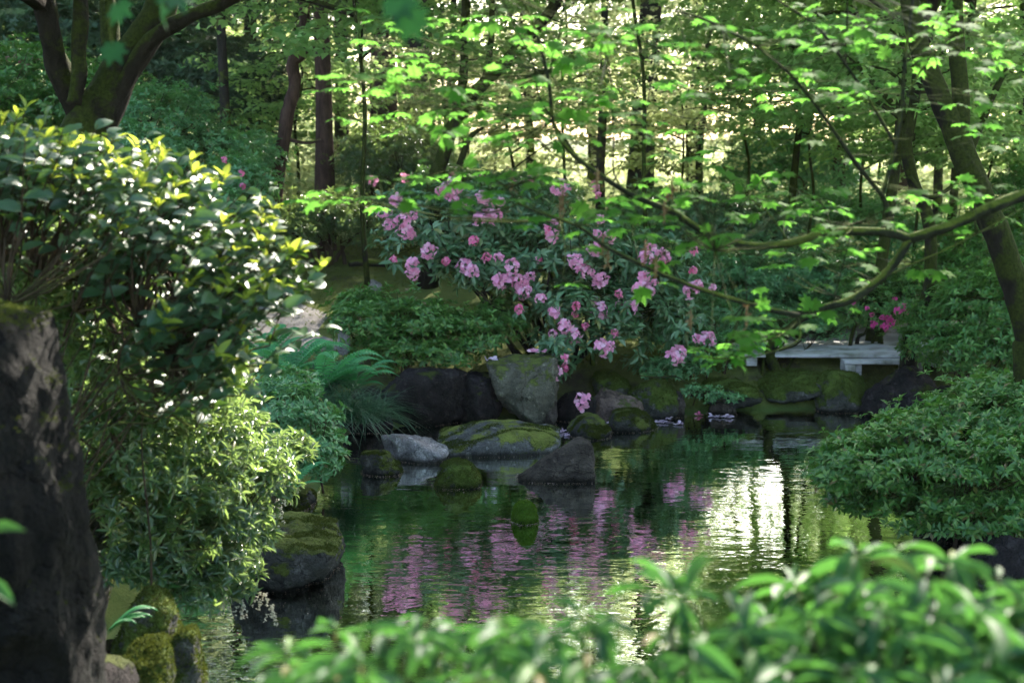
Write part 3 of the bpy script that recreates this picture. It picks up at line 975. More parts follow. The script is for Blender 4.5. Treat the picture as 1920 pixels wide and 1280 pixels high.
def azalea(label, lobes, base, n, mat='azalea', L0=.035, k=7, seed=1, **kw):
    b = (base[0], base[1], hz(base[0], base[1]))
    kw.setdefault('group', 'azaleas')
    kw.setdefault('W0', L0 * .45)
    kw.setdefault('lo', .5)
    kw.setdefault('layers', 42)
    kw['clump'] = kw.get('clump', .3) + .22
    kw['cs'] = kw.get('cs', 5) * 1.5
    kw.setdefault('elev', (2, 42))
    kw.setdefault('inner', .1)
    L0 = L0 * 1.15
    return bush('azalea', label, 'azalea', b, lobes, n, k, L0, mat=mat, seed=seed, tpl=T_LOW, nmain=kw.pop('nmain', 14), ntwig=kw.pop('ntwig', 200), r0=kw.pop('r0', .012), r1=.002, **kw)


bp_ = P(760, 700, 12.2)
azalea('low dark green azalea on the bank rock left of the upright rock', [lobe_px(*a) for a in ((700, 610, 75, 55, 12.1, .4), (790, 620, 80, 55, 12.1, .4), (880, 630, 70, 45, 12.2, .35), (740, 655, 80, 35, 12.0, .3), (835, 660, 75, 30, 12.0, .3), (945, 610, 50, 50, 12.5, .3), (680, 585, 50, 35, 12.5, .3))],
       (bp_.x, 12.4), 2600, 'azalea_dk', .052, seed=41, clump=.35, cs=5, bottom=.1)
bp_ = P(1460, 640, 14.6)
azalea('wide pale green azalea mound behind the plank bridge', [lobe_px(*a) for a in ((1370, 530, 100, 60, 15, .6), (1470, 520, 110, 60, 15.4, .7), (1570, 530, 100, 60, 15.2, .6), (1650, 550, 70, 55, 15, .5), (1420, 590, 90, 40, 14.6, .5), (1540, 590, 80, 45, 14.8, .5))],
       (bp_.x, 15), 5200, 'azalea', .05, seed=42, clump=.25, cs=4)
bp_ = P(1640, 690, 13.2)
az, ap, aa, ag = azalea('thin stemmed azalea with magenta blooms beside the plank bridge', [lobe_px(*a) for a in ((1640, 580, 70, 40, 13.4, .35), (1690, 560, 55, 45, 13.6, .3), (1620, 545, 50, 30, 13.6, .3))],
                        (bp_.x, 13.35), 900, 'azalea_dk', .04, seed=43, nmain=5, r0=.028, bark='mossy', clump=.4, cs=5)
for px, py, s in ((1637, 608, .8), (1660, 612, .9), (1672, 606, .8), (1635, 590, .5), (1683, 583, .9), (1693, 577, .8), (1698, 584, .7), (1654, 596, .6), (1600, 568, .5), (1678, 560, .45), (1713, 574, .45), (1625, 578, .5), (1666, 598, .8)):
    add_truss(az, P(px, py, 13.0), 'magenta', s * .85, ag)
bp_ = P(1450, 690, 12.9)
cz = azalea('small crooked azalea leaning on the mossy far bank', [lobe_px(*a) for a in ((1500, 615, 60, 18, 13.2, .25), (1560, 620, 45, 14, 13.4, .2), (1450, 600, 45, 14, 13.2, .2))],
       (P(1452, 690, 12.75).x, 12.75), 380, 'azalea', .035, seed=44, nmain=3, r0=.02, bark='mossy', clump=.3, inner=0)
put('trunk', [tube([tuple(P(a, b, 12.75)) for a, b in ((1462, 712), (1452, 690), (1443, 665), (1452, 640), (1478, 618), (1500, 600), (1545, 580))], [.07, .055, .048, .045, .04, .034, .02], 10, 4, .15)], B['mossy'], cz[0])
bp_ = P(1850, 700, 11.5)
azalea('bushy dark azalea right of the plank bridge', [lobe_px(*a) for a in ((1800, 600, 80, 60, 12.2, .5), (1880, 580, 90, 70, 12.0, .5), (1830, 660, 90, 45, 11.7, .4), (1950, 650, 100, 70, 11.5, .5), (1740, 640, 50, 45, 12.3, .3))],
       (bp_.x, 12.2), 3600, 'azalea_dk', .05, seed=45, clump=.3, cs=5)
bp_ = P(1830, 930, 8.2)
azalea('low spreading azalea hanging over the right side of the pond', [lobe_px(*a) for a in ((1830, 790, 110, 55, 8.2, .45), (1720, 820, 90, 50, 8.0, .4), (1630, 855, 80, 40, 7.8, .35), (1920, 800, 110, 60, 8.0, .5), (1570, 890, 55, 30, 7.8, .25), (1680, 890, 80, 30, 7.7, .3), (1780, 870, 90, 35, 7.6, .35), (1600, 940, 45, 25, 7.9, .2), (1680, 940, 70, 30, 7.7, .25), (1780, 930, 80, 35, 7.6, .3), (1880, 925, 80, 35, 7.5, .3), (1890, 860, 80, 35, 7.4, .3), (1910, 740, 90, 35, 8.3, .4), (1720, 975, 70, 22, 7.6, .2), (1820, 975, 80, 25, 7.4, .25), (1920, 965, 70, 30, 7.3, .25))],
       (bp_.x + .1, 8.1), 4500, 'azalea_dk', .046, seed=46, clump=.3, cs=6, nmain=18, r0=.02, bottom=.1, bark='twig')
bp_ = P(560, 880, 9.2)
azalea('light green azalea below the fern on the left bank', [lobe_px(*a) for a in ((560, 790, 70, 60, 9.0, .3), (600, 850, 45, 45, 8.8, .25), (520, 860, 60, 50, 8.8, .3), (540, 730, 50, 35, 9.3, .25))],
       (bp_.x - .25, 9.2), 1500, 'azalea', .045, seed=47, clump=.3, cs=6)
bp_ = P(1330, 690, 12.6)
azalea('loose low azalea on the bank between the rhododendron and the bridge', [lobe_px(*a) for a in ((1310, 660, 70, 35, 12.5, .25), (1260, 690, 70, 22, 12.35, .2), (1380, 640, 50, 28, 12.8, .25), (1335, 600, 60, 50, 13.2, .3))],
       (bp_.x, 12.8), 1500, 'azalea', .035, seed=48, clump=.5, cs=6)
azalea('tiny azalea sprig over the dark hollow of the far bank', [lobe_px(*a) for a in ((1310, 735, 45, 14, 12.0, .12), (1360, 745, 35, 10, 12.0, .1))],
       (P(1310, 735, 12.2).x, 12.3), 160, 'azalea', .032, seed=49, clump=.2, cs=6, nmain=4, r0=.006, inner=0)

# background shrubs
for i, (lab, lobes, n, mat, L0) in enumerate([
    ('round broadleaf bush behind the leaning trunk, brownish green', ((740, 285, 90, 50, 18, .9), (790, 310, 60, 40, 18, .7), (690, 320, 60, 40, 17.5, .6)), 1700, 'pieris', .07),
    ('hillside rhododendron with dull red blooms at the far left', ((60, 150, 110, 55, 17, 1.0), (150, 200, 100, 60, 16.5, 1.0), (-20, 200, 100, 70, 16, 1.0)), 2600, 'azalea_dk', .08),
    ('mid green shrub on the hillside behind the mossy tree', ((300, 230, 90, 60, 15, .8), (400, 300, 80, 60, 15, .7), (250, 290, 80, 60, 14, .7)), 2400, 'azalea', .06),
    ('dark green shrub on the slope above the dirt path', ((440, 360, 70, 60, 14, .6), (380, 400, 70, 60, 13, .6), (480, 300, 50, 50, 16, .6)), 1900, 'azalea', .06),
    ('dusty green tall shrub between the hillside and the brown trunks', ((430, 140, 90, 60, 20, 1.0), (450, 210, 80, 60, 20, 1.0), (340, 130, 60, 60, 21, 1.0)), 2300, 'conifer', .10),
    ('shrub with hanging branches behind the pink rhododendron, right part', ((1320, 420, 100, 50, 17, .9), (1230, 400, 80, 40, 18, .8), (1420, 430, 90, 50, 17, .8)), 2200, 'rhodo', .08),
    ('tall dark shrub under the trees in the right background', ((1560, 420, 120, 55, 19, 1.0), (1480, 330, 120, 80, 22, 1.2), (1640, 440, 90, 50, 18, .9)), 2400, 'azalea', .10),
    ('leafy shrub behind the leaning trunk at the right edge', ((1860, 480, 100, 70, 14.5, .9), (1800, 520, 80, 50, 14, .7), (1930, 400, 90, 80, 15, .9)), 2600, 'azalea_dk', .07),
    ('brownish tall shrub behind the rhododendron top', ((900, 370, 90, 40, 17, .7), (1010, 370, 90, 35, 17.5, .7), (830, 350, 70, 35, 16, .6)), 1500, 'rhodo', .08),
    ('low shrub beside the dirt path under the brown trunks', ((600, 400, 70, 35, 16, .6), (560, 430, 50, 25, 15.5, .5), (660, 420, 60, 40, 16, .5)), 1300, 'pieris', .06),
    ('dark shrub on the upper hillside behind the mossy tree limbs', ((180, 60, 120, 70, 21, 1.3), (300, 70, 100, 80, 22, 1.3), (30, 40, 120, 60, 22, 1.3)), 2600, 'conifer', .12),
]):
    lb = [lobe_px(*a) for a in lobes]
    c = np.mean([l[0] for l in lb], 0)
    root, p_, a_, g_ = bush('shrub', lab, 'shrub', (c[0], c[1], hz(c[0], c[1])), lb, n, 7, L0, L0 * .4, mat, 200 + i, tpl=T_LOW, nmain=10, ntwig=80, r0=.03, r1=.004,
                            group='shrubs in the background', clump=.3, cs=2.2)
    if i == 1:
        for px, py in ((40, 118), (60, 105), (50, 125), (75, 112), (30, 108), (90, 125), (105, 118), (15, 112)):
            add_truss(root, P(px, py, 16.4), 'hot', .65, g_)
    if i == 3:
        for px, py in ((420, 300), (452, 325), (455, 350)):
            add_truss(root, P(px, py, 13.3), 'hot', .7, g_)
    if i == 8:
        for px, py in ((850, 330), (900, 335), (960, 345), (1060, 355), (1115, 350), (700, 340), (760, 335), (990, 340)):
            add_truss(root, P(px, py, 16.2), 'pink', 1.1, g_)


# ---- camellia on the left
cl = [lobe_px(*a) for a in ((30, 280, 120, 65, 5.0, .45), (160, 300, 120, 60, 5.0, .4), (300, 340, 110, 65, 5.0, .4), (410, 400, 90, 65, 4.95, .38), (500, 480, 80, 60, 4.9, .3), (420, 540, 100, 60, 4.9, .35),
                            (540, 530, 65, 45, 4.85, .25), (575, 600, 40, 40, 4.85, .2), (550, 480, 40, 30, 4.85, .2), (430, 640, 80, 45, 4.95, .3), (270, 430, 110, 70, 5.1, .4), (460, 690, 45, 30, 4.85, .2), (350, 590, 70, 50, 5.0, .3))]


cb = (-2.5, 5.3, hz(-2.5, 5.3))
cam_root = empty('camellia', cb, 'glossy dark leaved camellia with yellow young shoots above the left bank', 'camellia')
cg = np.random.default_rng(51)
ce, ca_ = shell_points(cl, 430, cg, lo=.35, hi=1.1, clump=.3, cs=5, bottom=.5)
cd = nrm(nrm(ce - np.array([-2.6, 5.4, 1.0])) + ca_ * .45 + cg.normal(0, .22, ce.shape) + np.array([.1, -.1, 0]))
tl = cg.uniform(.18, .38, len(ce))
cs_ = ce - cd * tl[:, None] - np.array([0, 0, .03])
old, twg = [], []
for a_, e_, d_, l_ in zip(cs_, ce, cd, tl):
    bend = np.array([0, 0, .05 * l_])
    pl2 = [a_, (a_ + e_) / 2 + bend, e_]
    twg.append(tube(pl2, [.0032, .0024, .0014], 4, 3))
    nn2 = int(l_ / .038)
    for q2 in range(nn2):
        t2 = (q2 + .5) / nn2
        sd2 = nrm(np.cross(d_, np.array([0, 0, 1.]))) * (1 if q2 % 2 else -1)
        old.append((a_ + (e_ - a_) * t2 + bend * 4 * t2 * (1 - t2) * .5, sd2 * .9 + d_ * .75 + np.array([0, 0, -.12]) + cg.normal(0, .22, 3), np.array([0, -.75, 1.]) + cg.normal(0, .4, 3)))
old = [np.array(v) for v in zip(*old)]
ol = .03 + cg.beta(2.2, 2.0, len(old[0])) * .068
yy = cg.random(len(ce)) < .3
put('stems', stems_for(cb, cs_, cd, cg, 30, 400, .010, .003, spread=.3, maxd=.4) + twg, B['twig'], cam_root)
put2('foliage', [(*scatter(T_HI, old[0], old[1], old[2], ol, ol * cg.uniform(.45, .62, len(ol))), L['camellia']),
                 (*rosette_leaves(T_HI, ce[yy], nrm(cd[yy] * .6 + np.array([0, 0, .8])), 4, .056, .022, (30, 80), cg), L['camellia_new'])], cam_root)

# ---- pieris with cream flowers on the left
pl_ = [lobe_px(*a) for a in ((30, 450, 110, 80, 5.6, .4), (120, 520, 110, 80, 5.5, .4), (210, 580, 110, 80, 5.5, .4), (270, 680, 110, 80, 5.6, .4), (370, 730, 90, 60, 5.8, .4), (220, 770, 100, 70, 5.7, .35),
                             (300, 850, 100, 70, 5.8, .4), (420, 820, 80, 55, 6.1, .35), (390, 900, 90, 60, 6.1, .4), (490, 880, 60, 40, 6.5, .3), (250, 930, 90, 60, 5.8, .35), (340, 980, 90, 60, 5.9, .35), (420, 1050, 60, 40, 6.1, .25),
                             (310, 1050, 70, 40, 5.9, .25), (440, 960, 60, 45, 6.3, .3), (370, 1100, 60, 30, 5.95, .2), (250, 1050, 60, 35, 5.8, .25), (180, 900, 60, 60, 5.7, .3), (140, 640, 70, 60, 5.6, .3), (540, 850, 45, 30, 6.8, .2), (500, 920, 50, 30, 6.7, .2), (470, 1000, 45, 30, 6.5, .2), (450, 1090, 45, 25, 6.3, .2))]
pb = (-2.45, 6.4, hz(-2.45, 6.4))
pr, pp, pa_, pg = bush('pieris_shrub', 'big spreading shrub of narrow shiny leaves with cream bell flowers on the left bank', 'shrub', pb, pl_, 3300, 9, .056, .013, 'pieris', 52, tpl=T_MED,
                       elev=(-10, 55), nmain=34, ntwig=500, r0=.012, r1=.002, clump=.7, cs=7, inner=.12, lo=.4, down=.05)


def panicle_parts(top, n, g, ln=.10):
    sph = leaf_tpl([0, .5, 1], [.5, 1, .4], .9, 0)
    c, ax = [], []
    for s in range(5):
        d = np.array([g.normal(0, .35), g.normal(0, .35), -1]); d /= np.linalg.norm(d)
        for t in np.linspace(.15, 1, n):
            c.append(np.array(top) + d * ln * t + g.normal(0, .004, 3)); ax.append(d)
    return rosette_leaves(T_LOW, np.array(c), np.array(ax), 4, .011, .008, (35, 75), g)


for px, py, Y in ((412, 1118, 6.1), (432, 1135, 6.1), (455, 1140, 6.15), (495, 1125, 6.3), (510, 1150, 6.3), (520, 950, 6.9), (510, 970, 6.9), (528, 930, 7.0), (470, 900, 6.8), (500, 885, 6.8)):
    put('flower_panicle', panicle_parts(P(px, py - 20, Y), 9, pg), L['white'], pr)


# ---- foreground pieris: crest line traced, dome profile in depth
def fg_shrub(label, crest, n, seed, Y0, L0, W0, base, k=8, x_ext=None, group='near pieris shrubs'):
    g = np.random.default_rng(seed)
    root = empty('pieris_shrub', base, label, 'shrub', group)
    cx = np.array([P(a, b, Y0).x for a, b in crest]); cz_ = np.array([P(a, b, Y0).z for a, b in crest])
    x = g.uniform(cx.min(), cx.max(), n)
    dy = np.clip(g.normal(0, .33, n), -.62, .9)
    top = np.interp(x, cx, cz_)
    z = top - .55 * dy ** 2 - g.exponential(.10, n) * (1 + 0 * x) - .02
    z += .05 * snoise(np.stack([x, dy, x * 0], -1), 12)
    keep = z > base[2] + .15
    cen = np.stack([x, Y0 + dy, z], -1)[keep]
    ax = nrm(np.stack([g.normal(0, .35, len(cen)), dy[keep] * .7 - .15 + g.normal(0, .2, len(cen)), np.full(len(cen), 1.0)], -1))
    put('stems', stems_for(base, cen, ax, g, 14, 220, .012, .0022, spread=.18), B['greentwig'], root)
    put('foliage', rosette_leaves(T_LANCE, cen, ax, k, L0, W0, (-28, 40), g, jit=.12, down=.1), L['pieris_fg'], root)
    return root


fg_shrub('blurred pale green shrub crossing the bottom middle, closest to the camera',
         [(330, 1400), (400, 1320), (470, 1290), (530, 1235), (610, 1230), (700, 1195), (850, 1200), (960, 1180), (1060, 1185), (1160, 1210), (1260, 1240), (1340, 1290)],
         175, 71, 1.95, .068, .019, (-.05, 1.95, .78))
fg_shrub('tall blurred shoots of a near shrub between the other two',
         [(1235, 1220), (1270, 1120), (1310, 1065), (1370, 1110), (1430, 1190), (1520, 1240)], 22, 72, 2.0, .085, .024, (.3, 2.0, .78), k=8)
fg_shrub('blurred shrub of long drooping leaves filling the bottom right corner',
         [(1430, 1270), (1500, 1160), (1570, 1090), (1660, 1060), (1760, 1065), (1860, 1105), (1960, 1110), (2080, 1120)], 140, 73, 2.1, .088, .0235, (.68, 2.1, .78), k=9)


# ---- fern and sedge on the left bank
def frond_parts(base, az_, ln, rise, g, npin=24, pin=.16):
    t = np.linspace(0, 1, npin)
    d = np.array([math.cos(az_), math.sin(az_), 0])
    s = np.array(base)[None] + d[None] * (t * ln)[:, None] + np.array([0, 0, 1.])[None] * (rise * np.sin(t * 2.2) * ln)[:, None]
    tg = nrm(np.gradient(s, axis=0))
    side = nrm(np.cross(tg, np.array([0, 0, 1.])))
    up = np.cross(side, tg)
    wl = pin * np.sin(np.clip(t * 1.05 + .06, 0, 1) * math.pi) ** .7 * ln
    parts = [tube(list(s[::3]) + [s[-1]], [.0035] * (len(s[::3])) + [.001], 4, 1)]
    for sg in (-1, 1):
        parts.append(scatter(T_MED, s[2:], side[2:] * sg + tg[2:] * .45, up[2:] + side[2:] * sg * .15, wl[2:], ln / npin * 1.05))
    return parts


def fern(label, base, n, ln, seed, azr=(0, 6.28), group='ferns', mat='fern'):
    g = np.random.default_rng(seed)
    root = empty('fern', base, label, 'fern', group)
    for _ in range(n):
        put('frond', frond_parts(base, g.uniform(*azr), ln * g.uniform(.7, 1.1), g.uniform(.25, .6), g), L[mat], root)
    return root


for i, (px, py, Y, n, ln, lab) in enumerate(((600, 720, 10.3, 20, .55, 'bright green fern left of the bank rocks, above the sedge'), (545, 690, 10.6, 16, .5, 'bright fern half behind the camellia tips'),
                                             (660, 720, 10.8, 16, .45, 'fern leaning against the dark bank rock'), (500, 660, 11.2, 14, .5, 'fern on the upper slope behind the camellia'))):
    b = P(px, py, Y)
    fern(lab, (b.x, b.y, b.z - .05), n, ln, 300 + i)
b = P(205, 1180, 4.9)
fern('tiny fern growing between the mossy boulders by the standing stone', (b.x, b.y, b.z), 4, .16, 310, (-.5, .6))
b = P(545, 920, 8.3)
fern('small fern at the pond edge behind the broad flat boulder', (b.x, b.y, b.z), 7, .28, 311)


def sedge(label, base, n, ln, seed, azr=(0, 6.28), wd=.007):
    g = np.random.default_rng(seed)
    root = empty('sedge_clump', base, label, 'sedge', 'sedge clumps')
    T = leaf_tpl(list(np.linspace(0, 1, 8)), [.7, .9, 1, 1, .9, .7, .4, 0], .3, 0)
    parts = []
    for _ in range(n):
        a = g.uniform(*azr); l = ln * g.uniform(.6, 1.15); dr = g.uniform(.5, 1.3)
        e0 = g.uniform(.6, 1.3)
        V, Tt = T
        t = V[:, 0]
        d = np.array([math.cos(a), math.sin(a), 0]); sd = np.array([-math.sin(a), math.cos(a), 0])
        out = np.cos(e0) * t + .35 * dr * t * t
        up = np.sin(e0) * t - dr * .75 * t ** 2.2
        v = np.array(base) + np.array([g.normal(0, .05), g.normal(0, .05), 0]) + d * (out * l)[:, None] + np.array([0, 0, 1.]) * (up * l)[:, None] + sd * (V[:, 1] * wd)[:, None]
        v[:, 2] += V[:, 2] * wd
        parts.append((v, Tt))
    put('blades', parts, L['sedge'], root)
    return root


for i, (px, py, Y, n, ln) in enumerate(((640, 790, 10.2, 380, .55), (570, 780, 10.0, 300, .5), (690, 790, 10.9, 260, .5), (600, 740, 10.4, 260, .55))):
    b = P(px, py, Y)
    sedge(('dark arching sedge hanging towards the pond below the fern', 'dark sedge clump at the left behind the light azalea', 'sedge clump brushing the dark bank rocks', 'sedge clump under the bright fern')[i],
          (b.x, b.y, b.z), n, ln, 320 + i)


# ------------------------------------------------------------------ trees
def limbs(paths, Y, seg=10, rough=.12, sub=5):
    """paths: list of (pixel polyline, start radius px, end radius px[, Y end])"""
    out = []
    for pth in paths:
        pts, r0, r1 = pth[0], pth[1], pth[2]
        Ye = pth[3] if len(pth) > 3 else Y
        Yb = pth[4] if len(pth) > 4 else Y
        m = len(pts) - 1
        p = [P(a, b_, Yb + (Ye - Yb) * i_ / m) for i_, (a, b_) in enumerate(pts)]
        r = [PX(r0 + (r1 - r0) * i_ / m, Y) for i_ in range(m + 1)]
        out.append(tube(p, r, seg, sub, rough))
    return out


def keep_pad(c, g):
    """crown gaps shaped for the light"""
    t = (c[2] - 1.2) / S.z
    sx_, sy_ = c[0] - S.x * t, c[1] - S.y * t
    if c[2] > 2.6:
        if ((sx_ + 1.4) / 2.0) ** 2 + ((sy_ - 6.1) / 1.6) ** 2 < 1 and g.random() < .96: return False
        if ((sx_ - .5) / 1.3) ** 2 + ((sy_ - 2.1) / .6) ** 2 < 1 and g.random() < .5: return False
        if ((sx_ - 3.3) / .45) ** 2 + ((sy_ - 13.0) / .5) ** 2 < 1 and g.random() < .8: return False
    az_ = math.degrees(math.atan2(c[0], c[1]))
    el = math.degrees(math.atan2(c[2] + 2.4, c[1]))
    if 7.9 + .5 * math.sin(el * 2) < az_ < 12.2 and 10.5 < el < 16.5 and c[1] > 16 and g.random() < .8: return False
    if ((sx_ + 2.4) / 1.4) ** 2 + ((sy_ - 14.6) / 1.9) ** 2 < 1 and c[2] > 2.6 and g.random() < .75: return False
    if ((sx_ - 3.7) / 1.7) ** 2 + ((sy_ - 15) / 1.3) ** 2 < 1 and c[2] > 2.8 and g.random() < .6: return False
    return True


def pads(centres, Rr, nleaf, L0, mat_tpl, g, W=.8, tilt=.32, droop=.12):
    cs = np.array(centres); n = len(cs)
    rr = Rr * g.uniform(.6, 1.3, n)
    a = g.uniform(0, 6.28, (n, nleaf)); r = np.sqrt(g.random((n, nleaf))) * rr[:, None]
    el_ = g.uniform(.5, 1, (n, 1)); rot = g.uniform(0, 6.28, (n, 1))
    lx, ly = r * np.cos(a), r * np.sin(a) * el_
    x = lx * np.cos(rot) - ly * np.sin(rot); y = lx * np.sin(rot) + ly * np.cos(rot)
    z = -droop * r ** 2 / rr[:, None] + g.normal(0, .05, (n, nleaf)) * rr[:, None] + x * g.normal(0, .12, (n, 1)) + y * g.normal(0, .12, (n, 1))
    pos = (cs[:, None] + np.stack([x, y, z], -1)).reshape(-1, 3)
    m = len(pos)
    xd = np.stack([x, y, np.zeros_like(x)], -1).reshape(-1, 3) * .6 / Rr + g.normal(0, .6, (m, 3)) * np.array([1, 1, .35])
    xd[:, 2] -= .15
    zd = np.array([0, 0, 1.]) + g.normal(0, tilt, (m, 3))
    ll = L0 * g.uniform(.6, 1.25, m)
    return scatter(mat_tpl, pos, xd, zd, ll, ll * W)


def crown_pads(cc, cr, n, g, shell=.35):
    out = []
    while len(out) < n:
        d = g.normal(size=3); d /= np.linalg.norm(d)
        r = g.uniform(shell, 1) ** .6
        p = np.array(cc) + d * np.array(cr) * r
        n -= 0
        if p[2] < .8: continue
        if not keep_pad(p, g):
            n -= 1
            continue
        out.append(p)
    return out


def tree(name, label, base, trunk, crown, mat, bark, seed, npads=150, padR=.6, nleaf=90, L0=.09, W=.75, tilt=.35, droop=.15, limb_r=.04, cat='tree', group='woodland trees', tpl=T_LOW, nlimb=22):
    """trunk: ready tube parts; crown: list of (centre, radii)"""
    g = np.random.default_rng(seed)
    root = empty(name, base, label, cat, group)
    parts = list(trunk)
    axis = np.concatenate([v[:-2] for v, f in trunk])
    cs = []
    tot = sum(np.prod(r) ** .67 for c, r in crown)
    for c, r in crown: cs += crown_pads(c, r, int(npads * np.prod(r) ** .67 / tot) + 1, g)
    for i_ in g.choice(len(cs), min(nlimb, len(cs)), replace=False):
        e = cs[i_]
        cand = axis[np.argsort(np.linalg.norm((axis - e) * np.array([1, 1, .8]), axis=1))[:40]]
        a = cand[g.integers(0, len(cand))]
        dd = np.linalg.norm(e - a)
        mid = (a + e) / 2 + np.array([g.normal(0, .06), g.normal(0, .06), .1]) * dd
        rr = limb_r * min(1, dd / 2) + .006
        parts.append(tube([a, mid, e], [rr, rr * .6, rr * .2], 5, 4))
    put('trunk', parts, B[bark], root)
    if cs:
        put('crown', pads(cs, padR, nleaf, L0, tpl, g, W, tilt, droop), L[mat], root)
    return root


def straight(x, y, r, h, lean=(0, 0), top=.35, seed=0, z0=None):
    g = np.random.default_rng(seed)
    zb = hz(x, y) - .15 if z0 is None else z0
    n = 7
    pts = [(x + lean[0] * t + g.normal(0, .03) * (t > 0), y + lean[1] * t, zb + h * t) for t in np.linspace(0, 1, n)]
    rad = [r * (1.35 if i_ == 0 else 1) * (1 - (1 - top) * i_ / (n - 1)) for i_ in range(n)]
    return tube(pts, rad, 14, 5, .07)


# mossy many-limbed tree on the left
Yt = 7.6
mt = limbs([
    ([(120, 420), (135, 330), (165, 245), (205, 175), (235, 120), (270, 70), (300, 20), (320, -60)], 56, 22, 7.6),
    ([(150, 215), (120, 150), (100, 90), (85, 20), (75, -80)], 26, 18, 7.3),
    ([(138, 195), (148, 140), (148, 90), (152, 30), (150, -60)], 14, 12, 7.4, 7.4),
    ([(215, 160), (208, 100), (205, 40), (195, -60)], 20, 15, 7.8),
    ([(190, 225), (235, 150), (272, 90), (310, 55), (360, 30), (420, 5), (480, -30)], 18, 10, 7.3),
    ([(285, 60), (300, 10), (330, -70)], 18, 12, 8.2)], Yt, 14, .16)
tb = P(120, 420, Yt)
g0 = np.random.default_rng(5)
tree('mossy_maple', 'old mossy tree with thick spreading limbs behind the camellia', (tb.x, tb.y, hz(tb.x, tb.y)), mt + [tube([(tb.x, tb.y, hz(tb.x, tb.y) - .1), (tb.x, tb.y, tb.z)], [.2, .17], 14, 3, .1)],
     [((-1.6, 7.4, 5.0), (2.2, 1.6, 1.0)), ((-3.0, 3.6, 4.2), (2.1, 2.4, .5)), ((-2.2, .8, 4.0), (2.0, 1.8, .5))], 'maple', 'mossy', 401, npads=150, padR=.45, nleaf=60, L0=.08, W=1.0, tpl=T_MAPLE_LOW, group='maple trees')  # nearer crown parts added above the frame to shade the standing stone

# trunks of the wood
bt = limbs([([(514, 425), (520, 340), (532, 260), (540, 210), (553, 160), (549, 118), (566, 80), (572, 0), (580, -200)], 14, 9),
            ([(549, 118), (575, 100), (600, 84)], 9, 5), ([(532, 260), (575, 268), (600, 262)], 4, 2)], 16, 10)
b = P(514, 425, 16)
tree('woodland_tree', 'slender crooked brown tree with a fork on the left of the straight dark trunk', (b.x, b.y, hz(b.x, b.y)), bt, [((b.x + 1, 16, 6.8), (2.4, 2.4, 1.5))], 'bgmaple', 'red', 402, npads=110, padR=.6, nleaf=90)
def wtree(label, px, Y, rpx, h, crown, mat, bark, seed, lean=(0, 0), **kw):
    x = P(px, 250, Y).x
    tr = straight(x, Y, PX(rpx, Y), h, lean, seed=seed)
    cr = [((x + c[0], Y + c[1], c[2]), r) for c, r in crown]
    return tree('woodland_tree', label, (x, Y, hz(x, Y)), [tr], cr, mat, bark, seed, **kw)


wtree('straight dark trunk rising beside the crooked brown tree', 605, 17.5, 17, 12, [((0, 0, 8), (2.2, 2.2, 2.6)), ((-.5, .5, 4.6), (1.6, 1.5, .9))], 'conifer', 'red', 403, npads=160, padR=.6, nleaf=110, L0=.10, W=.35)
wtree('wide reddish conifer trunk, left one of the close pair', 722, 23, 26, 15, [((0, 0, 9), (3, 3, 4)), ((-1, 0, 5.2), (1.8, 1.5, 1.2))], 'conifer', 'red', 404, npads=220, padR=.8, nleaf=110, L0=.12, W=.35)
wtree('wide dark conifer trunk, right one of the close pair', 778, 22, 30, 15, [((.5, 0, 9), (3, 3, 4)), ((1, 0, 5), (1.8, 1.5, 1.0))], 'conifer', 'grey', 405, npads=220, padR=.8, nleaf=110, L0=.12, W=.35)
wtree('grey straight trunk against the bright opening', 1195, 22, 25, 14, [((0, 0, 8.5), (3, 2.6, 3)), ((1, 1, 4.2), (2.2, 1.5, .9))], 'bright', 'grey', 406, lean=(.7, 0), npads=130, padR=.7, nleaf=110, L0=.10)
lt = limbs([([(818, 328), (832, 290), (850, 235), (890, 175), (950, 115), (1000, 60), (1045, 0), (1090, -120)], 15, 9), ([(862, 310), (880, 260), (905, 240)], 7, 3), ([(850, 235), (868, 150), (872, 60), (876, -80)], 9, 7), ([(905, 165), (920, 90), (922, 0), (915, -90)], 6, 5)], 15, 10)
b = P(818, 330, 15)
tree('woodland_tree', 'dark crooked tree leaning right behind the pink rhododendron', (b.x, b.y, hz(b.x, b.y)), lt + [tube([(b.x - .1, b.y, hz(b.x, b.y) - .1), tuple(b)], [.12, .09], 10, 3)],
     [((b.x + 1, 15.5, 4.8), (2.2, 1.8, 1.3)), ((b.x + .8, 15.5, 3.1), (1.5, 1.3, .6))], 'bgmaple', 'mossy', 407, npads=130, padR=.55, nleaf=90, L0=.08)

# right hand trees
rt = limbs([([(1935, 640), (1905, 540), (1878, 460), (1848, 390), (1815, 310), (1790, 245), (1765, 190), (1745, 140), (1725, 90), (1710, 20), (1690, -80)], 27, 16),
            ([(1800, 262), (1802, 200), (1796, 120), (1792, 40), (1785, -70)], 17, 14, 8.3)], 8.2, 14, .1)
b = P(1945, 660, 8.2)
tree('leaning_maple', 'thick leaning grey tree that forks high at the right edge', (b.x, b.y, hz(b.x, b.y)), rt + [tube([(b.x + .12, b.y, hz(b.x, b.y) - .1), tuple(P(1935, 640, 8.2))], [.16, .11], 14, 3)],
     [((3.0, 8.6, 4.9), (2.0, 1.8, .9))], 'maple', 'mossy', 408, npads=60, padR=.32, nleaf=40, L0=.06, W=1.0, tilt=.22, tpl=T_MAPLE_LOW, group='maple trees')
r2 = limbs([([(1705, 640), (1738, 560), (1745, 470), (1738, 400), (1712, 340), (1700, 270), (1712, 200), (1722, 130), (1740, 0)], 13, 9, 12, 12.5),
            ([(1705, 330), (1740, 370), (1790, 345), (1815, 300)], 5, 3, 12, 12)], 12.3, 10)
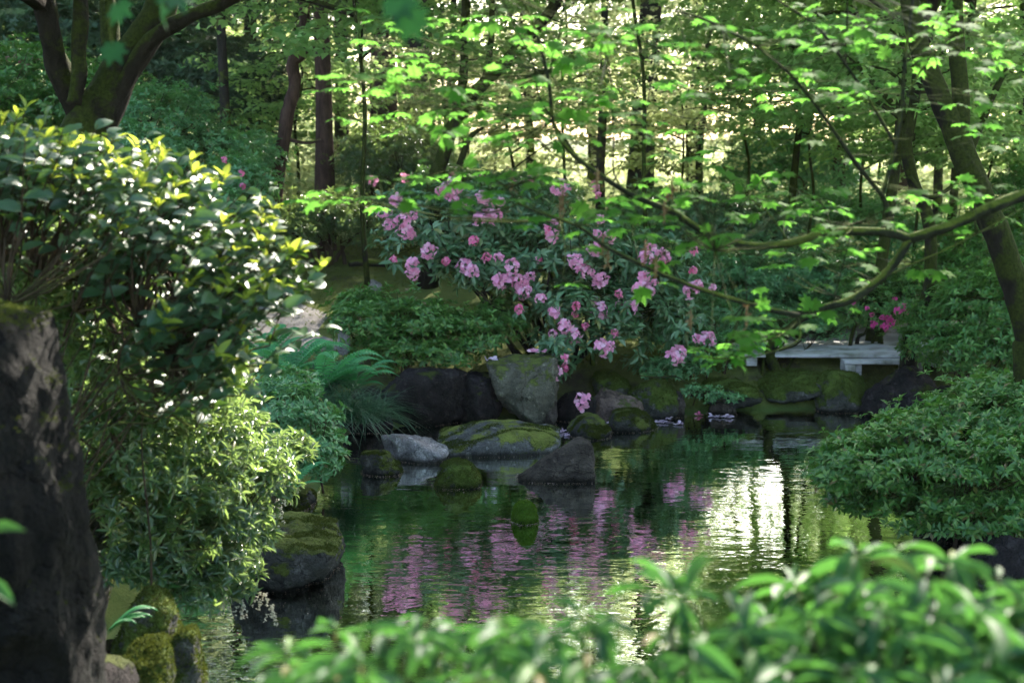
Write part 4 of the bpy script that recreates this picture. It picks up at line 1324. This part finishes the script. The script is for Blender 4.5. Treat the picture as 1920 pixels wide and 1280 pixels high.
b = P(1705, 645, 12.6)
tree('woodland_tree', 'dark slanting tree standing behind the magenta azalea', (b.x, b.y, hz(b.x, b.y)), r2 + [tube([(b.x, b.y, hz(b.x, b.y) - .1), tuple(P(1705, 640, 12.5))], [.1, .07], 10, 3)],
     [((3.6, 12.5, 5.4), (2.3, 1.8, 1.1)), ((3.9, 12.8, 3.2), (1.7, 1.2, .7))], 'bgmaple', 'mossy', 409, npads=110, padR=.5, nleaf=80, L0=.08)
r3 = limbs([([(1650, 560), (1652, 470), (1648, 400), (1642, 345), (1672, 300), (1712, 250), (1745, 180), (1772, 90), (1790, -40)], 12, 10), ([(1645, 360), (1620, 290), (1585, 250), (1530, 190), (1480, 120), (1430, 60)], 8, 4),
            ([(1648, 400), (1620, 330), (1560, 270)], 6, 3)], 10.8, 10)
b = P(1650, 560, 13.5)
tree('woodland_tree', 'forked dark tree with a thin limb reaching left, behind the upper branches', (b.x, 10.8, hz(b.x, 10.8)), r3, [((2.7, 11.2, 4.6), (1.9, 1.4, 1.0)), ((2.3, 11.5, 3.1), (1.2, 1.0, .5))], 'bgmaple', 'mossy', 410, npads=100, padR=.45, nleaf=80, L0=.075) if False else None
wtree('forked dark tree behind the shoots of the foreground branch', 1648, 13.6, 12, 6.5, [((.4, .4, 4.8), (2.0, 1.6, 1.2)), ((-.6, .6, 3.2), (1.6, 1.2, .7))], 'bgmaple', 'mossy', 410, lean=(.5, 0), npads=120, padR=.5, nleaf=80, L0=.08)
for i, (px, Y, rp_, h, crown, mat, bark, lean, lab, kw) in enumerate([
    (1580, 21, 13, 10, [((0, 0, 6.5), (2.4, 2, 2)), ((0, 0, 3.2), (2.4, 1.6, 1.2))], 'bgmaple', 'red', (0, 0), 'thin reddish trunk in the middle of the right background', {}),
    (1400, 26, 9, 11, [((0, 0, 4.2), (3.4, 2, 1.9))], 'bright', 'grey', (.8, 0), 'slim tree with pale leaves right of the grey straight trunk', {}),
    (1000, 27, 9, 11, [((0, 0, 4.4), (3.4, 2, 1.9))], 'bright', 'grey', (-.6, 0), 'slim pale leaved tree in the bright middle of the wood', {}),
    (1110, 33, 10, 12, [((0, 0, 4.6), (4.0, 2, 2.2)), ((0, -2, 8.8), (3.6, 2, 2.0))], 'bright', 'grey', (0, 0), 'far pale tree deep in the bright opening', {}),  # upper crown added out of view to cut sky glare on the pond
    (870, 30, 10, 12, [((0, 0, 5), (3.6, 2, 2.6))], 'bright', 'grey', (0, 0), 'far slim tree left of the bright opening', {}),
    (1300, 34, 11, 13, [((0, 0, 3.6), (4.2, 2, 1.6))], 'bright', 'grey', (0, 0), 'far slim tree under the brightest gap of sky', {}),
    (640, 28, 14, 13, [((0, 0, 5), (3.6, 2, 2.6))], 'bgmaple', 'grey', (0, 0), 'broadleaf tree filling the gap behind the straight dark trunk', {}),
    (480, 25, 14, 13, [((0, 0, 5.6), (3.2, 2, 2.4)), ((0, 0, 9.5), (4, 2, 3))], 'conifer', 'grey', (0, 0), 'dark dense tree on the hill behind the crooked brown one', dict(npads=260)),
    (330, 24, 16, 13, [((0, 0, 6.4), (3.2, 2, 2.4)), ((0, 0, 9.5), (4, 2, 3))], 'conifer', 'red', (0, 0), 'dark conifer on the hill behind the limbs of the mossy tree', dict(npads=260)),
    (120, 24, 16, 13, [((0, 0, 7), (3.4, 2, 2.4)), ((0, 0, 10), (4, 2, 3))], 'conifer', 'red', (0, 0), 'dark conifer at the top left corner of the hill', dict(npads=260)),
    (-80, 22, 16, 13, [((0, 0, 8), (3.6, 2, 3.4))], 'conifer', 'grey', (0, 0), 'hill conifer just outside the left edge', {}),
    (1500, 23, 10, 10, [((0, 0, 4.1), (2.4, 1.6, 1.4))], 'bgmaple', 'grey', (0, 0), 'layered green tree right of the bright opening', {}),
    (1480, 17, 8, 7, [((.2, 0, 3.9), (1.5, 1.4, .9))], 'bgmaple', 'mossy', (.5, 0), 'small layered maple behind the wide pale azalea', {}),
    (1780, 17, 9, 8, [((0, 0, 4.0), (2.4, 1.8, 1.6)), ((.5, 0, 6.8), (2.6, 2, 1.4))], 'bgmaple', 'mossy', (.4, 0), 'leafy tree behind the leaning grey trunk', dict(npads=240)),
    (1920, 19, 12, 10, [((0, 0, 4), (2.6, 2, 2.2)), ((0, 0, 7.5), (3, 2, 2.0))], 'bgmaple', 'grey', (0, 0), 'dark leafy tree at the far right edge', dict(npads=260)),
    (1700, 26, 14, 12, [((0, 0, 5), (4, 2, 3))], 'bgmaple', 'red', (0, 0), 'broad green tree deep in the right of the wood', dict(npads=300)),
    (2100, 24, 14, 12, [((0, 0, 6), (4, 2, 4))], 'bgmaple', 'grey', (0, 0), 'tree just outside the right edge', {}),
    (1230, 14, 5, 5.5, [((0, 0, 4.4), (1.6, 1.2, .8))], 'bgmaple', 'mossy', (-.3, 0), 'slender maple behind the right half of the rhododendron', dict(npads=60)),
    (690, 14.5, 5, 6.5, [((-.2, 0, 4.2), (1.7, 1.3, 1.1))], 'bgmaple', 'mossy', (-.2, 0), 'slender maple behind the left half of the rhododendron', dict(npads=90)),
]):
    d = dict(npads=125, padR=.65, nleaf=70, L0=.10)
    d.update(kw)
    wtree(lab, px, Y, rp_, h, crown, mat, bark, 420 + i, lean, **d)

for i, (px, Y, z, rx, rz_, mt_) in enumerate([(560, 19, 3.0, 1.4, .7, 'bgmaple'), (700, 26, 3.6, 2.2, 1.2, 'bgmaple'), (830, 20, 3.1, 1.6, .9, 'bright'), (960, 21, 2.9, 1.6, .8, 'bright'), (1060, 18.5, 3.4, 1.5, .7, 'bright'),
                                               (1130, 24, 2.6, 2.0, .9, 'bright'), (1280, 20, 2.4, 1.4, .6, 'bright'), (1290, 25, 3.6, 2.0, 1.1, 'bright'), (1400, 19, 3.0, 1.5, .7, 'bright'), (1520, 16, 2.9, 1.2, .6, 'bgmaple'),
                                               (1620, 18, 2.6, 1.4, .8, 'bgmaple'), (1720, 15, 2.7, 1.1, .6, 'bgmaple'), (1850, 16, 2.6, 1.3, .7, 'bgmaple'), (1450, 28, 2.6, 2.4, 1.2, 'bright'), (930, 30, 2.6, 2.6, 1.2, 'bright'), (1650, 30, 3, 2.8, 1.4, 'bright')]):
    wtree('young understorey tree ' + ('in the gap right of the crooked brown trunk', 'far behind the straight dark trunk', 'right of the paired conifer trunks', 'behind the middle of the leaning crooked tree', 'over the top of the rhododendron',
          'in the bright opening left of the grey straight trunk', 'low in the bright opening right of the grey trunk', 'higher in the bright opening right of the grey trunk', 'at the right border of the bright opening', 'behind the wide pale azalea',
          'beside the thin reddish trunk', 'behind the forked dark tree', 'behind the leaning trunk at the right edge', 'far back beyond the right border of the opening', 'farthest back in the bright opening', 'farthest back on the right')[i],
          px, Y, 4, z + rz_ * .5, [((0, 0, z), (rx, 1.1, rz_))], mt_, 'mossy', 480 + i, npads=50, padR=.42, nleaf=64, L0=.085, tilt=.28, limb_r=.02, nlimb=14)

# tall trees placed so crowns above the frame shade the pond and close the sky
for i, (x, y, z, r) in enumerate([(-3.5, 17.5, 8.3, (3.2, 3, 1.6)), (1.2, 19, 8.2, (3, 3, 1.7)), (5.5, 18.5, 8.0, (2.6, 3, 1.6)), (9, 20, 7.5, (3.2, 3, 2.2)), (-7.5, 19, 9, (3, 3, 2)),
                                  (6.5, 12.5, 5.2, (2.0, 2.6, 1.3)), (3.2, 24, 10, (3.5, 3.5, 2)), (7.5, 9.5, 5.0, (2.4, 2.4, 1.6)), (-1, 24, 11, (3.2, 3, 1.6)),
                                  (2.6, 31, 8.8, (4.2, 2, 2.7)), (-2.4, 31, 8.6, (4, 2, 2.7)), (7.6, 32, 10, (4, 2, 3))]):  # these last three added unseen, to block bright sky mirrored in the water
    tr = straight(x, y, .07, z, seed=450 + i)
    tree('woodland_tree', ('tall tree with a high crown over the slope left of the path', 'tall tree with a high crown behind the rhododendron', 'tall tree with a high crown right of the plank bridge',
                           'tall tree with a high crown beyond the right edge', 'tall tree with a high crown on the left hill', 'round crowned tree outside the frame at the right',
                           'tallest high crowned tree in the right middle', 'round crowned tree outside the frame, nearest on the right', 'tallest high crowned tree in the left middle',
                           'added far tree, high crown screening the sky, straight behind the bright opening', 'added far tree, high crown screening the sky, left of the bright opening', 'added far tree, high crown screening the sky, right of the bright opening')[i],
         (x, y, hz(x, y)), [tr], [((x, y, z), r)], 'bgmaple', 'grey', 450 + i, npads=105, padR=.7, nleaf=100, L0=.11)


# far wood: nobody could count it
def far_wood():
    g = np.random.default_rng(9)
    n = 5200
    az_ = np.radians(g.uniform(-34, 34, n)); d = g.uniform(46, 80, n)
    z = g.uniform(-.5, 27, n) * g.uniform(.35, 1, n)
    c = np.stack([np.sin(az_) * d, np.cos(az_) * d, z], -1)
    azd = np.degrees(az_)
    el = np.degrees(np.arctan2(z - 2.4, d))
    dens = .55 + .35 * snoise(c, .35)
    mid = np.exp(-((azd - 4) / 9) ** 2)
    elv = np.degrees(np.arctan2(z + 2.4, d))
    dens = dens - 1.0 * mid * (el > -.5) * (el < 6.5) + .35 * (azd < -7) + .4 * (el > 6.5)
    dens -= .95 * ((azd > 7.7) & (azd < 12.4) & (elv > 10.5) & (elv < 16.5))
    keep = g.random(n) < dens
    c = c[keep]
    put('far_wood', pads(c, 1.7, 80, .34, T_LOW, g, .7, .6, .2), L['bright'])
    return bpy.data.objects['far_wood']


tag(far_wood(), 'mass of sunlit leaves of the far wood behind all the trees', 'woodland', kind='stuff')


def undergrowth():
    g = np.random.default_rng(19)
    n = 5200
    y = g.uniform(17, 48, n) ; x = g.uniform(-.45, .45, n) * y * 1.0
    z = height(x, y) + g.uniform(.05, 1.0, n) * (1 + .6 * snoise(np.stack([x, y, x * 0], -1), .5))
    c = np.stack([x, y, z], -1)
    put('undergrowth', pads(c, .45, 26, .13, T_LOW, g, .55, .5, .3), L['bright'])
    return bpy.data.objects['undergrowth']


tag(undergrowth(), 'low leafy undergrowth covering the floor of the wood', 'undergrowth', kind='stuff')

# ------------------------------------------------------------------ the foreground maple branch
Ym = 4.9
br = [
    ([(2300, 300), (2100, 330), (1925, 365), (1850, 393), (1780, 424), (1705, 448)], 17, 12, Ym),
    ([(1705, 448), (1660, 436), (1560, 435), (1480, 456), (1400, 460), (1330, 440), (1260, 397), (1190, 368), (1120, 325), (1065, 280), (1038, 230), (1028, 150), (1005, 60), (972, -20)], 11, 3, 4.6),
    ([(1705, 448), (1668, 505), (1600, 560), (1530, 580), (1500, 592)], 11, 8, 4.8),
    ([(1500, 592), (1440, 580), (1370, 560), (1280, 530), (1200, 495), (1135, 462), (1085, 425), (1010, 398), (972, 382)], 7, 2.6, 4.5, 4.8),
    ([(972, 382), (920, 398), (850, 395), (760, 380), (680, 372), (625, 366)], 2.2, 1.2, 4.3, 4.5),
    ([(972, 382), (945, 348), (900, 332), (840, 350)], 2.0, 1.0, 4.4, 4.5),
    ([(1495, 592), (1500, 612), (1495, 640), (1440, 662), (1370, 672), (1300, 668)], 3, 1.2, 4.6, 4.8),
    ([(1500, 600), (1470, 625), (1430, 640), (1370, 640)], 2.5, 1.2, 4.6, 4.8),
    ([(1670, 438), (1660, 380), (1642, 352), (1600, 300), (1560, 240), (1500, 160), (1430, 95), (1340, 45), (1270, 20)], 7, 2.5, 4.6),
    ([(1655, 362), (1672, 300), (1690, 210), (1697, 110), (1712, 0), (1715, -60)], 6, 3.5, 5.1),
    ([(1678, 270), (1640, 205), (1585, 120), (1530, 50), (1440, -10)], 3.5, 2, 4.7),
    ([(1585, 120), (1588, 40), (1590, -40)], 2, 1.4, 4.7),
    ([(1692, 115), (1740, 60), (1790, -10)], 2.2, 1.4, 5.0),
    ([(1700, 180), (1750, 100), (1840, 20), (1920, -10)], 2.2, 1.2, 5.2),
    ([(1255, 395), (1160, 345), (1150, 250), (1145, 150), (1130, 60)], 2.0, 1.2, 4.6),
    ([(1085, 298), (1030, 225), (990, 218), (930, 212), (860, 195), (790, 170), (700, 150)], 2.6, 1.1, 4.3),
    ([(1038, 225), (1010, 180), (1000, 120), (960, 40), (935, -20)], 2.0, 1.1, 4.4),
    ([(1030, 135), (1050, 60), (1060, -20)], 1.6, 1.0, 4.7),
    ([(1150, 340), (1200, 250), (1220, 160), (1230, 90)], 1.5, .9, 4.9),
    ([(1180, 365), (1250, 280), (1330, 200), (1400, 150)], 1.6, .9, 5.0),
    ([(1100, 310), (1040, 290), (980, 240), (900, 250)], 1.5, .9, 4.5),
    ([(1330, 440), (1300, 380), (1260, 330), (1210, 310)], 1.6, .9, 4.8),
    ([(1480, 456), (1440, 400), (1380, 350), (1330, 300)], 1.8, .9, 4.9),
    ([(1560, 435), (1540, 380), (1480, 350)], 1.6, .9, 4.9),
    ([(1280, 530), (1230, 450), (1210, 400)], 1.5, 1.2, 4.7),
    ([(1400, 565), (1395, 500), (1370, 440), (1395, 380)], 1.3, .9, 4.7),
    ([(1560, 575), (1580, 500), (1600, 420)], 1.3, .9, 4.7),
    ([(1530, 580), (1700, 500), (1790, 460), (1920, 390)], 1.8, 1.6, 5.1),
    ([(1050, 415), (1060, 470), (1055, 520)], 1.2, .8, 4.6),
    ([(1200, 495), (1260, 470), (1320, 440), (1340, 470)], 1.2, .8, 4.5),
    ([(1760, 440), (1820, 440), (1880, 420)], 1.4, .8, 4.9),
]
gm = np.random.default_rng(77)
mb_root = empty('maple_branch', P(2300, 300, Ym), 'vine maple branch with thin green twigs and fresh toothed leaves reaching in from the right', 'branch')
mroot_trunk = [tube([(P(2300, 300, Ym).x + .25, Ym, hz(2.8, Ym) - .1), (P(2300, 300, Ym).x + .2, Ym, 1.3), tuple(P(2300, 300, Ym)), (2.6, Ym, 3.4), (2.4, Ym, 5)], [.08, .07, .055, .04, .02], 12, 5, .05)]
main_parts, twig_parts, nodes = [], [], []
for pth in br:
    pts, r0, r1, Ye = pth[0], pth[1], pth[2], pth[3]
    Yb = pth[4] if len(pth) > 4 else Ym
    m = len(pts) - 1
    p = [P(a, b_, Yb + (Ye - Yb) * i_ / m) for i_, (a, b_) in enumerate(pts)]
    r0, r1 = (r0 * .78, r1 * .8) if r0 > 4 else (r0, r1)
    r = [PX(r0 + (r1 - r0) * i_ / m, Ym) for i_ in range(m + 1)]
    t_ = tube(p, r, 10 if r0 > 4 else 6, 5, .06 if r0 > 4 else 0)
    main_parts.append(t_)
    if r1 < 4:
        pp_, rr_ = catmull(p, r, 6)
        for q_, r_ in zip(pp_, rr_):
            if r_ < PX(4.5, Ym): nodes.append(q_)
# extra leafy sprays where the photograph is thick with leaves
nodes = np.array(nodes)
leaf_c, leaf_d = [], []
SPR = [(640, 360, 60), (680, 150, 60), (760, 160, 60), (830, 210, 60), (870, 250, 40), (740, 230, 50), (700, 370, 60), (800, 330, 60), (860, 60, 40), (900, 150, 60), (930, 40, 60), (1000, 330, 70), (950, 260, 60), (1100, 60, 60),
       (1120, 180, 70), (1200, 80, 60), (1230, 60, 60), (1180, 230, 60), (1250, 160, 60), (1280, 260, 60), (1250, 330, 60), (1360, 380, 70), (1450, 380, 70), (1480, 370, 60), (1330, 320, 60), (1400, 150, 70), (1330, 90, 70), (1480, 60, 70),
       (1550, 150, 70), (1600, 60, 70), (1680, 60, 70), (1760, 60, 70), (1850, 120, 70), (1640, 200, 60), (1560, 390, 60), (1700, 380, 60), (1860, 350, 60), (1860, 260, 60), (1400, 640, 50), (1340, 650, 50), (1460, 610, 40), (1420, 600, 40),
       (1290, 665, 30), (1130, 400, 60), (1060, 360, 60), (1200, 420, 60), (700, 60, 50), (760, 110, 50), (1550, 460, 50), (1500, 480, 50), (1010, 100, 60), (1060, 180, 60), (1900, 60, 60), (1820, 200, 60)]
for sx0, sy0, sr in SPR:
    for _ in range(int(sr * .13)):
        q_ = P(sx0 + gm.normal(0, sr * .8), sy0 + gm.normal(0, sr * .32), gm.uniform(4.1, 5.5))
        leaf_c.append(np.array(q_))
for q_ in nodes[gm.choice(len(nodes), 140, replace=False)]:
    leaf_c.append(q_ + gm.normal(0, .05, 3) * np.array([1, 1, .4]))
leaf_c = np.array(leaf_c)
ends = []
for c_ in leaf_c:
    dd = np.linalg.norm(nodes - c_, axis=1)
    a = nodes[dd.argmin()]; d_ = dd.min()
    if d_ > .02:
        mid = (a + c_) / 2 + np.array([0, 0, -.04 * d_])
        twig_parts.append(tube([a, mid, c_], [.0022, .0015, .0009], 4, 2))
    leaf_d.append(nrm((c_ - a) * np.array([1, 1, .3]) + gm.normal(0, .05, 3)))
leaf_d = np.array(leaf_d)
lc, ld = [], []
for s in (-1, 1):       # leaves sit in pairs
    side = np.stack([-leaf_d[:, 1] * s, leaf_d[:, 0] * s, leaf_d[:, 2] * 0], -1)
    lc.append(leaf_c); ld.append(leaf_d * gm.uniform(.1, .6, (len(leaf_c), 1)) + side)
lc.append(leaf_c); ld.append(leaf_d)
lc, ld = np.concatenate(lc), np.concatenate(ld)
kk = gm.random(len(lc)) < .72
lc, ld = lc[kk], ld[kk]
ld[:, 2] -= .16
stalk = scatter(T_LOW, lc, ld, np.array([0, 0, 1.]) + ld * 0, .032, .0022)
lc = lc + nrm(ld) * .028
zz = np.array([0, 0, 1.]) + gm.normal(0, .2, (len(lc), 3))
sz_ = gm.uniform(.028, .056, len(lc))
put('limb', main_parts + mroot_trunk, B['maple'], mb_root)
put('twigs', twig_parts + [stalk], B['greentwig'], mb_root)
put('leaves', scatter(T_MAPLE, lc, ld, zz, sz_, sz_), L['maple'], mb_root)
# withered seed clusters hanging on the twigs
for i, (px, py) in enumerate(((1055, 370), (1050, 390), (1130, 460), (1140, 480), (1245, 395), (1260, 350), (1120, 335), (1210, 470), (960, 335), (1295, 600), (1400, 595), (1230, 500))):
    c_ = np.array(P(px, py, 4.65))
    n_ = 16
    pos = c_ + gm.normal(0, .012, (n_, 3)) * np.array([1, 1, 1.9])
    pos[:, :2] = c_[:2] + (pos[:, :2] - c_[:2]) * .35
    put('dead_seed_cluster', [tube([tuple(c_ + np.array([0, 0, .035])), tuple(c_), tuple(c_ - np.array([0, 0, .035]))], [.002, .004, .002], 5, 2), scatter(T_LOW, pos, gm.normal(size=(n_, 3)), gm.normal(size=(n_, 3)), .02, .008)], L['dry'], mb_root)

# blurred big leaves hanging close above the camera
nb = empty('maple_branch', (-.35, 1.6, 2.95), 'out of focus maple branch with big leaves hanging in at the top left', 'branch')
np_parts, cc_, dd_ = [], [], []
for px, py, Y in ((330, -15, 2.6), (212, 88, 3.2), (222, 12, 3.1), (15, 20, 2.8), (765, 30, 2.4), (740, 0, 2.4), (300, 10, 2.8)):
    c_ = np.array(P(px, py, Y)); cc_.append(c_); dd_.append(gm.normal(0, .5, 3) + np.array([.3, -.4, -.6]))
    np_parts.append(tube([(c_[0] * .8 - .05, Y, 2.95), (c_[0], Y, c_[2] + .12), tuple(c_)], [.004, .002, .001], 5, 3))
np_parts.append(tube([(-1.1, 2.8, 2.9), (-.6, 2.6, 2.96), (-.3, 2.3, 2.95), (0, 2.1, 2.93)], [.008, .006, .005, .002], 6, 4))
put('limb', np_parts, B['maple'], nb)
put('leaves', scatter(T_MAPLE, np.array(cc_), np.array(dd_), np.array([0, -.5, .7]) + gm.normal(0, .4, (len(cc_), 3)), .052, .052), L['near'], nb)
eb = empty('twig', tuple(P(-120, 1140, 2.4)), 'lone blurred twig with two leaves at the left edge before the standing stone', 'twig')
c0 = P(-120, 1140, 2.4)
put('stem', [tube([tuple(c0 - Vector((0, 0, .5))), tuple(c0), tuple(P(-60, 1080, 2.4))], [.004, .003, .001], 5, 3)], B['greentwig'], eb)
put('foliage', scatter(T_LANCE, np.array([P(-60, 1080, 2.4), P(-50, 1010, 2.4)]), np.array([[1, -.2, -.25], [1, -.2, .55]]), np.array([[0, -.4, 1], [0, -.4, 1.]]), .09, .03), L['pieris_fg'], eb)


# ------------------------------------------------------------------ plank bridge
def wood_mat():
    m, n, out = newmat('weathered_plank')
    a = noise_tex(n, 3, 6, .6, coords(n, 'Object', (1.2, 22, 22)), .3)
    c = ramp(n, a, [(.25, (.28, .26, .25)), (.75, (.58, .56, .56))])
    st = noise_tex(n, 2.3, 6, .7, coords(n))
    c = mixc(n, ramp(n, st, [(.45, (0, 0, 0)), (.68, (1, 1, 1))]), c, (.09, .085, .05))
    p = n.nodes.new('ShaderNodeBsdfPrincipled'); n.links.new(c, p.inputs['Base Color']); p.inputs['Roughness'].default_value = .7
    bp = n.nodes.new('ShaderNodeBump'); bp.inputs['Distance'].default_value = .006
    n.links.new(a, bp.inputs['Height']); n.links.new(bp.outputs[0], p.inputs['Normal'])
    n.links.new(p.outputs[0], out.inputs[0])
    return m


WOOD = wood_mat()


def boxbm(cx, cy_, cz_, sx, sy, sz, rz=0, bev=.006):
    bm = bmesh.new()
    bmesh.ops.create_cube(bm, size=1)
    for v in bm.verts: v.co = Vector((v.co.x * sx, v.co.y * sy, v.co.z * sz))
    bmesh.ops.bevel(bm, geom=bm.edges[:], offset=bev, segments=1, affect='EDGES')
    me = bpy.data.meshes.new('box')
    bm.to_mesh(me); bm.free()
    return me


def plank_bridge(label, ctr, ln, nplank, pw, rz, zt):
    root = empty('plank_bridge', (ctr[0], ctr[1], 0), label, 'bridge', 'weathered plank bridges')
    root.rotation_euler = (0, 0, rz)
    for i_ in range(nplank):
        o = link('plank', boxbm(0, 0, 0, ln * (1 - .02 * (i_ % 2)), pw - .022, .03), WOOD, root)
        o.location = ((i_ % 2) * .02, (i_ - (nplank - 1) / 2) * pw, zt - .015)
    for sx in (-1, 1):
        for sy in (-1, 1):
            o = link('post', boxbm(0, 0, 0, .06, .06, zt + .3), WOOD, root)
            o.location = (sx * ln * .30, sy * nplank * pw * .2 + .03, (zt - .035 - .3) / 2)
        o = link('crossbeam', boxbm(0, 0, 0, .1, nplank * pw * .95, .08), WOOD, root)
        o.location = (sx * ln * .42, 0, zt - .072)
    return root


pA, pB_ = P(1395, 650, 13.2), P(1748, 656, 13.0)
plank_bridge('long weathered plank bridge of pale boards behind the mossy far bank', ((pA.x + pB_.x) / 2, 13.15), 2.0, 3, .30, R(-2), .42)
pC = P(1668, 680, 12.3)
plank_bridge('short weathered plank deck in front of the long one, above the dark rock', (pC.x + .02, 12.66), .70, 1, .24, R(-2), .385)


# ------------------------------------------------------------------ fallen flowers, twigs, log
gf = np.random.default_rng(88)
for i, (px, py, Y, zz_, lab) in enumerate([
    (1238, 792, 11.7, None, 'fallen lilac bloom floating by the mossy bank, middle of the drift'), (1256, 787, 11.85, None, 'fallen lilac bloom standing up on the water by the bank'), (1275, 795, 11.6, None, 'fallen petals at the right end of the drift'),
    (1340, 781, 11.9, None, 'fallen pale petals under the brown block of stone'), (1368, 781, 11.9, None, 'fallen pale petals right of the others under the overhang'), (1307, 776, 12.0, None, 'reddish fallen bloom in the dark hollow'),
    (1145, 806, 11.5, None, 'fallen lilac bloom at the waterline right of the small mossy stone'), (1130, 800, 11.6, None, 'small fallen bloom left of the waterline lilac one'),
    (1052, 808, 11.3, None, 'grey lilac fallen bloom at the right end of the flat slab'), (1066, 812, 11.2, None, 'second fallen bloom floating beside the flat slab'),
    (996, 664, 11.75, .02, 'fallen pink bloom lying on top of the upright rock, left'), (1020, 664, 11.75, .02, 'fallen pink bloom lying on top of the upright rock, right'),
    (919, 674, 11.6, .0, 'fallen pale bloom on the dark bank left of the upright rock')]):
    p_ = P(px, py, Y)
    z_ = .008 if zz_ is None else p_.z + zz_
    root = None
    cen = np.array([[0, 0, 0]]) + gf.normal(0, .022, (3, 3)) * np.array([1, 1, .2])
    v_, f_ = rosette_leaves(T_MED, cen, np.array([[0, 0, 1.]] * 3) + gf.normal(0, .4, (3, 3)), 5, .04, .03, (5, 40), gf)
    v_[:, 2] = np.maximum(v_[:, 2], .002)
    o = link('fallen_flower', mesh_np('fallen_flower', v_, [f_]), L['hot' if i == 5 else 'pink' if i in (10, 11) else 'lilac'])
    o.location = (p_.x, p_.y, z_)
    tag(o, lab, 'flower', 'fallen blooms')

b = P(1290, 705, 12.2)
tw = tube([tuple(P(1195, 704, 12.1)), tuple(P(1235, 707, 12.1)), tuple(P(1268, 706, 12.1)), tuple(P(1300, 725, 12.0))], [.006, .007, .006, .003], 6, 4)
o = put('fallen_twig', [tw, tube([tuple(P(1160, 672, 12.3)), tuple(P(1150, 690, 12.2)), tuple(P(1140, 700, 12.2))], [.004, .004, .003], 5, 3)], B['grey'])
tag(o, 'bare pale twig lying on the moss above the mossy rocks', 'twig')
lg = tube([tuple(P(655, 494, 15.5)), tuple(P(690, 492, 15.6)), tuple(P(735, 497, 15.7))], [.04, .045, .03], 8, 4, .1)
tag(put('fallen_log', lg, B['grey']), 'thin fallen log on the lawn behind the pale stones', 'log')


# grass and moss tufts over the open ground
def tufts():
    g = np.random.default_rng(90)
    n = 60000
    x = g.uniform(-4, 5, n); y = g.uniform(11.2, 18, n) ** 1
    d = pond_sd(x, y)
    k_ = ((d > .3) & (g.random(n) < .3) | (d > .03) & (d < .35)) & (snoise(np.stack([x, y, x * 0], -1), 1.4) > -.25)
    x, y = x[k_], y[k_]
    c = np.stack([x, y, height(x, y) + .0], -1)
    ax = np.array([[0, 0, 1.]]) + g.normal(0, .3, (len(x), 3))
    return rosette_leaves(T_LOW, c, ax, 3, .032, .006, (40, 85), g)


tag(put('grass', tufts(), leafmat('grass_blade', [(0, (.08, .11, .02)), (1, (.16, .18, .04))], (.2, .26, .04), .3, .6, .2)), 'short mossy grass on the far bank', 'grass', kind='stuff')
print('faces', sum(len(o.data.polygons) for o in bpy.data.objects if o.type == 'MESH'))

# ------------------------------------------------------------------ pollen and leaf bits gathered where stones meet the water
def debris():
    g = np.random.default_rng(61)
    pts = []
    for o in ROCKS:
        me = o.data
        n = len(me.vertices)
        co = np.empty(n * 3); me.vertices.foreach_get('co', co)
        M = np.array(o.matrix_basis)
        W = co.reshape(-1, 3) @ M[:3, :3].T + M[:3, 3]
        k = np.abs(W[:, 2]) < .012
        if W[:, 2].min() > -.01 or not k.any(): continue
        q = W[k]
        c = W.mean(0)
        out = nrm((q - c) * np.array([1, 1, 0]))
        q = q[g.integers(0, len(q), 260)] if len(q) else q
        out = nrm((q - c) * np.array([1, 1, 0]))
        q = q + out * g.exponential(.009, (len(q), 1)) + g.normal(0, .004, q.shape)
        q[:, 2] = .0035 + g.uniform(0, .002, len(q))
        pts.append(q)
    q = np.concatenate(pts)
    q = q[pond_sd(q[:, 0], q[:, 1]) < .02]
    # and some adrift
    n = 1800
    f = np.stack([g.uniform(-1.3, 3, n), g.uniform(6.5, 12.2, n), np.full(n, .004)], -1)
    f = f[(pond_sd(f[:, 0], f[:, 1]) < -.03) & (snoise(f, 1.6) > .15)]
    q = np.concatenate([q, f])
    xd = g.normal(size=(len(q), 3)) * np.array([1, 1, 0])
    zd = np.array([0, 0, 1.]) + g.normal(0, .06, (len(q), 3))
    ln = g.uniform(.004, .013, len(q))
    return scatter(T_LOW, q, xd, zd, ln, ln * .6)


tag(put('floating_debris', debris(), leafmat('petal_crumbs', [(0, (.12, .08, .05)), (.5, (.28, .2, .16)), (1, (.5, .38, .38))], (.3, .2, .15), .15, .7, .2)),
    'pale line of petals and pollen gathered where the stones meet the water', 'debris', kind='stuff')


# ------------------------------------------------------------------ the air of the wood
def haze(density):
    m, n, out = newmat('haze')
    v = n.nodes.new('ShaderNodeVolumePrincipled')
    v.inputs['Color'].default_value = (.95, .98, 1, 1)
    v.inputs['Density'].default_value = density
    v.inputs['Anisotropy'].default_value = .6
    n.links.new(v.outputs[0], out.inputs['Volume'])
    me = bpy.data.meshes.new('haze')
    a, z0, z1 = 440, -3, 30
    V = [(x, y, z) for z in (z0, z1) for x, y in ((-a, -a), (a, -a), (a, a), (-a, a))]
    me.from_pydata(V, [], [(0, 3, 2, 1), (4, 5, 6, 7), (0, 1, 5, 4), (1, 2, 6, 5), (2, 3, 7, 6), (3, 0, 4, 7)])
    return tag(link('haze', me, m), kind='stuff')


haze(.0002)
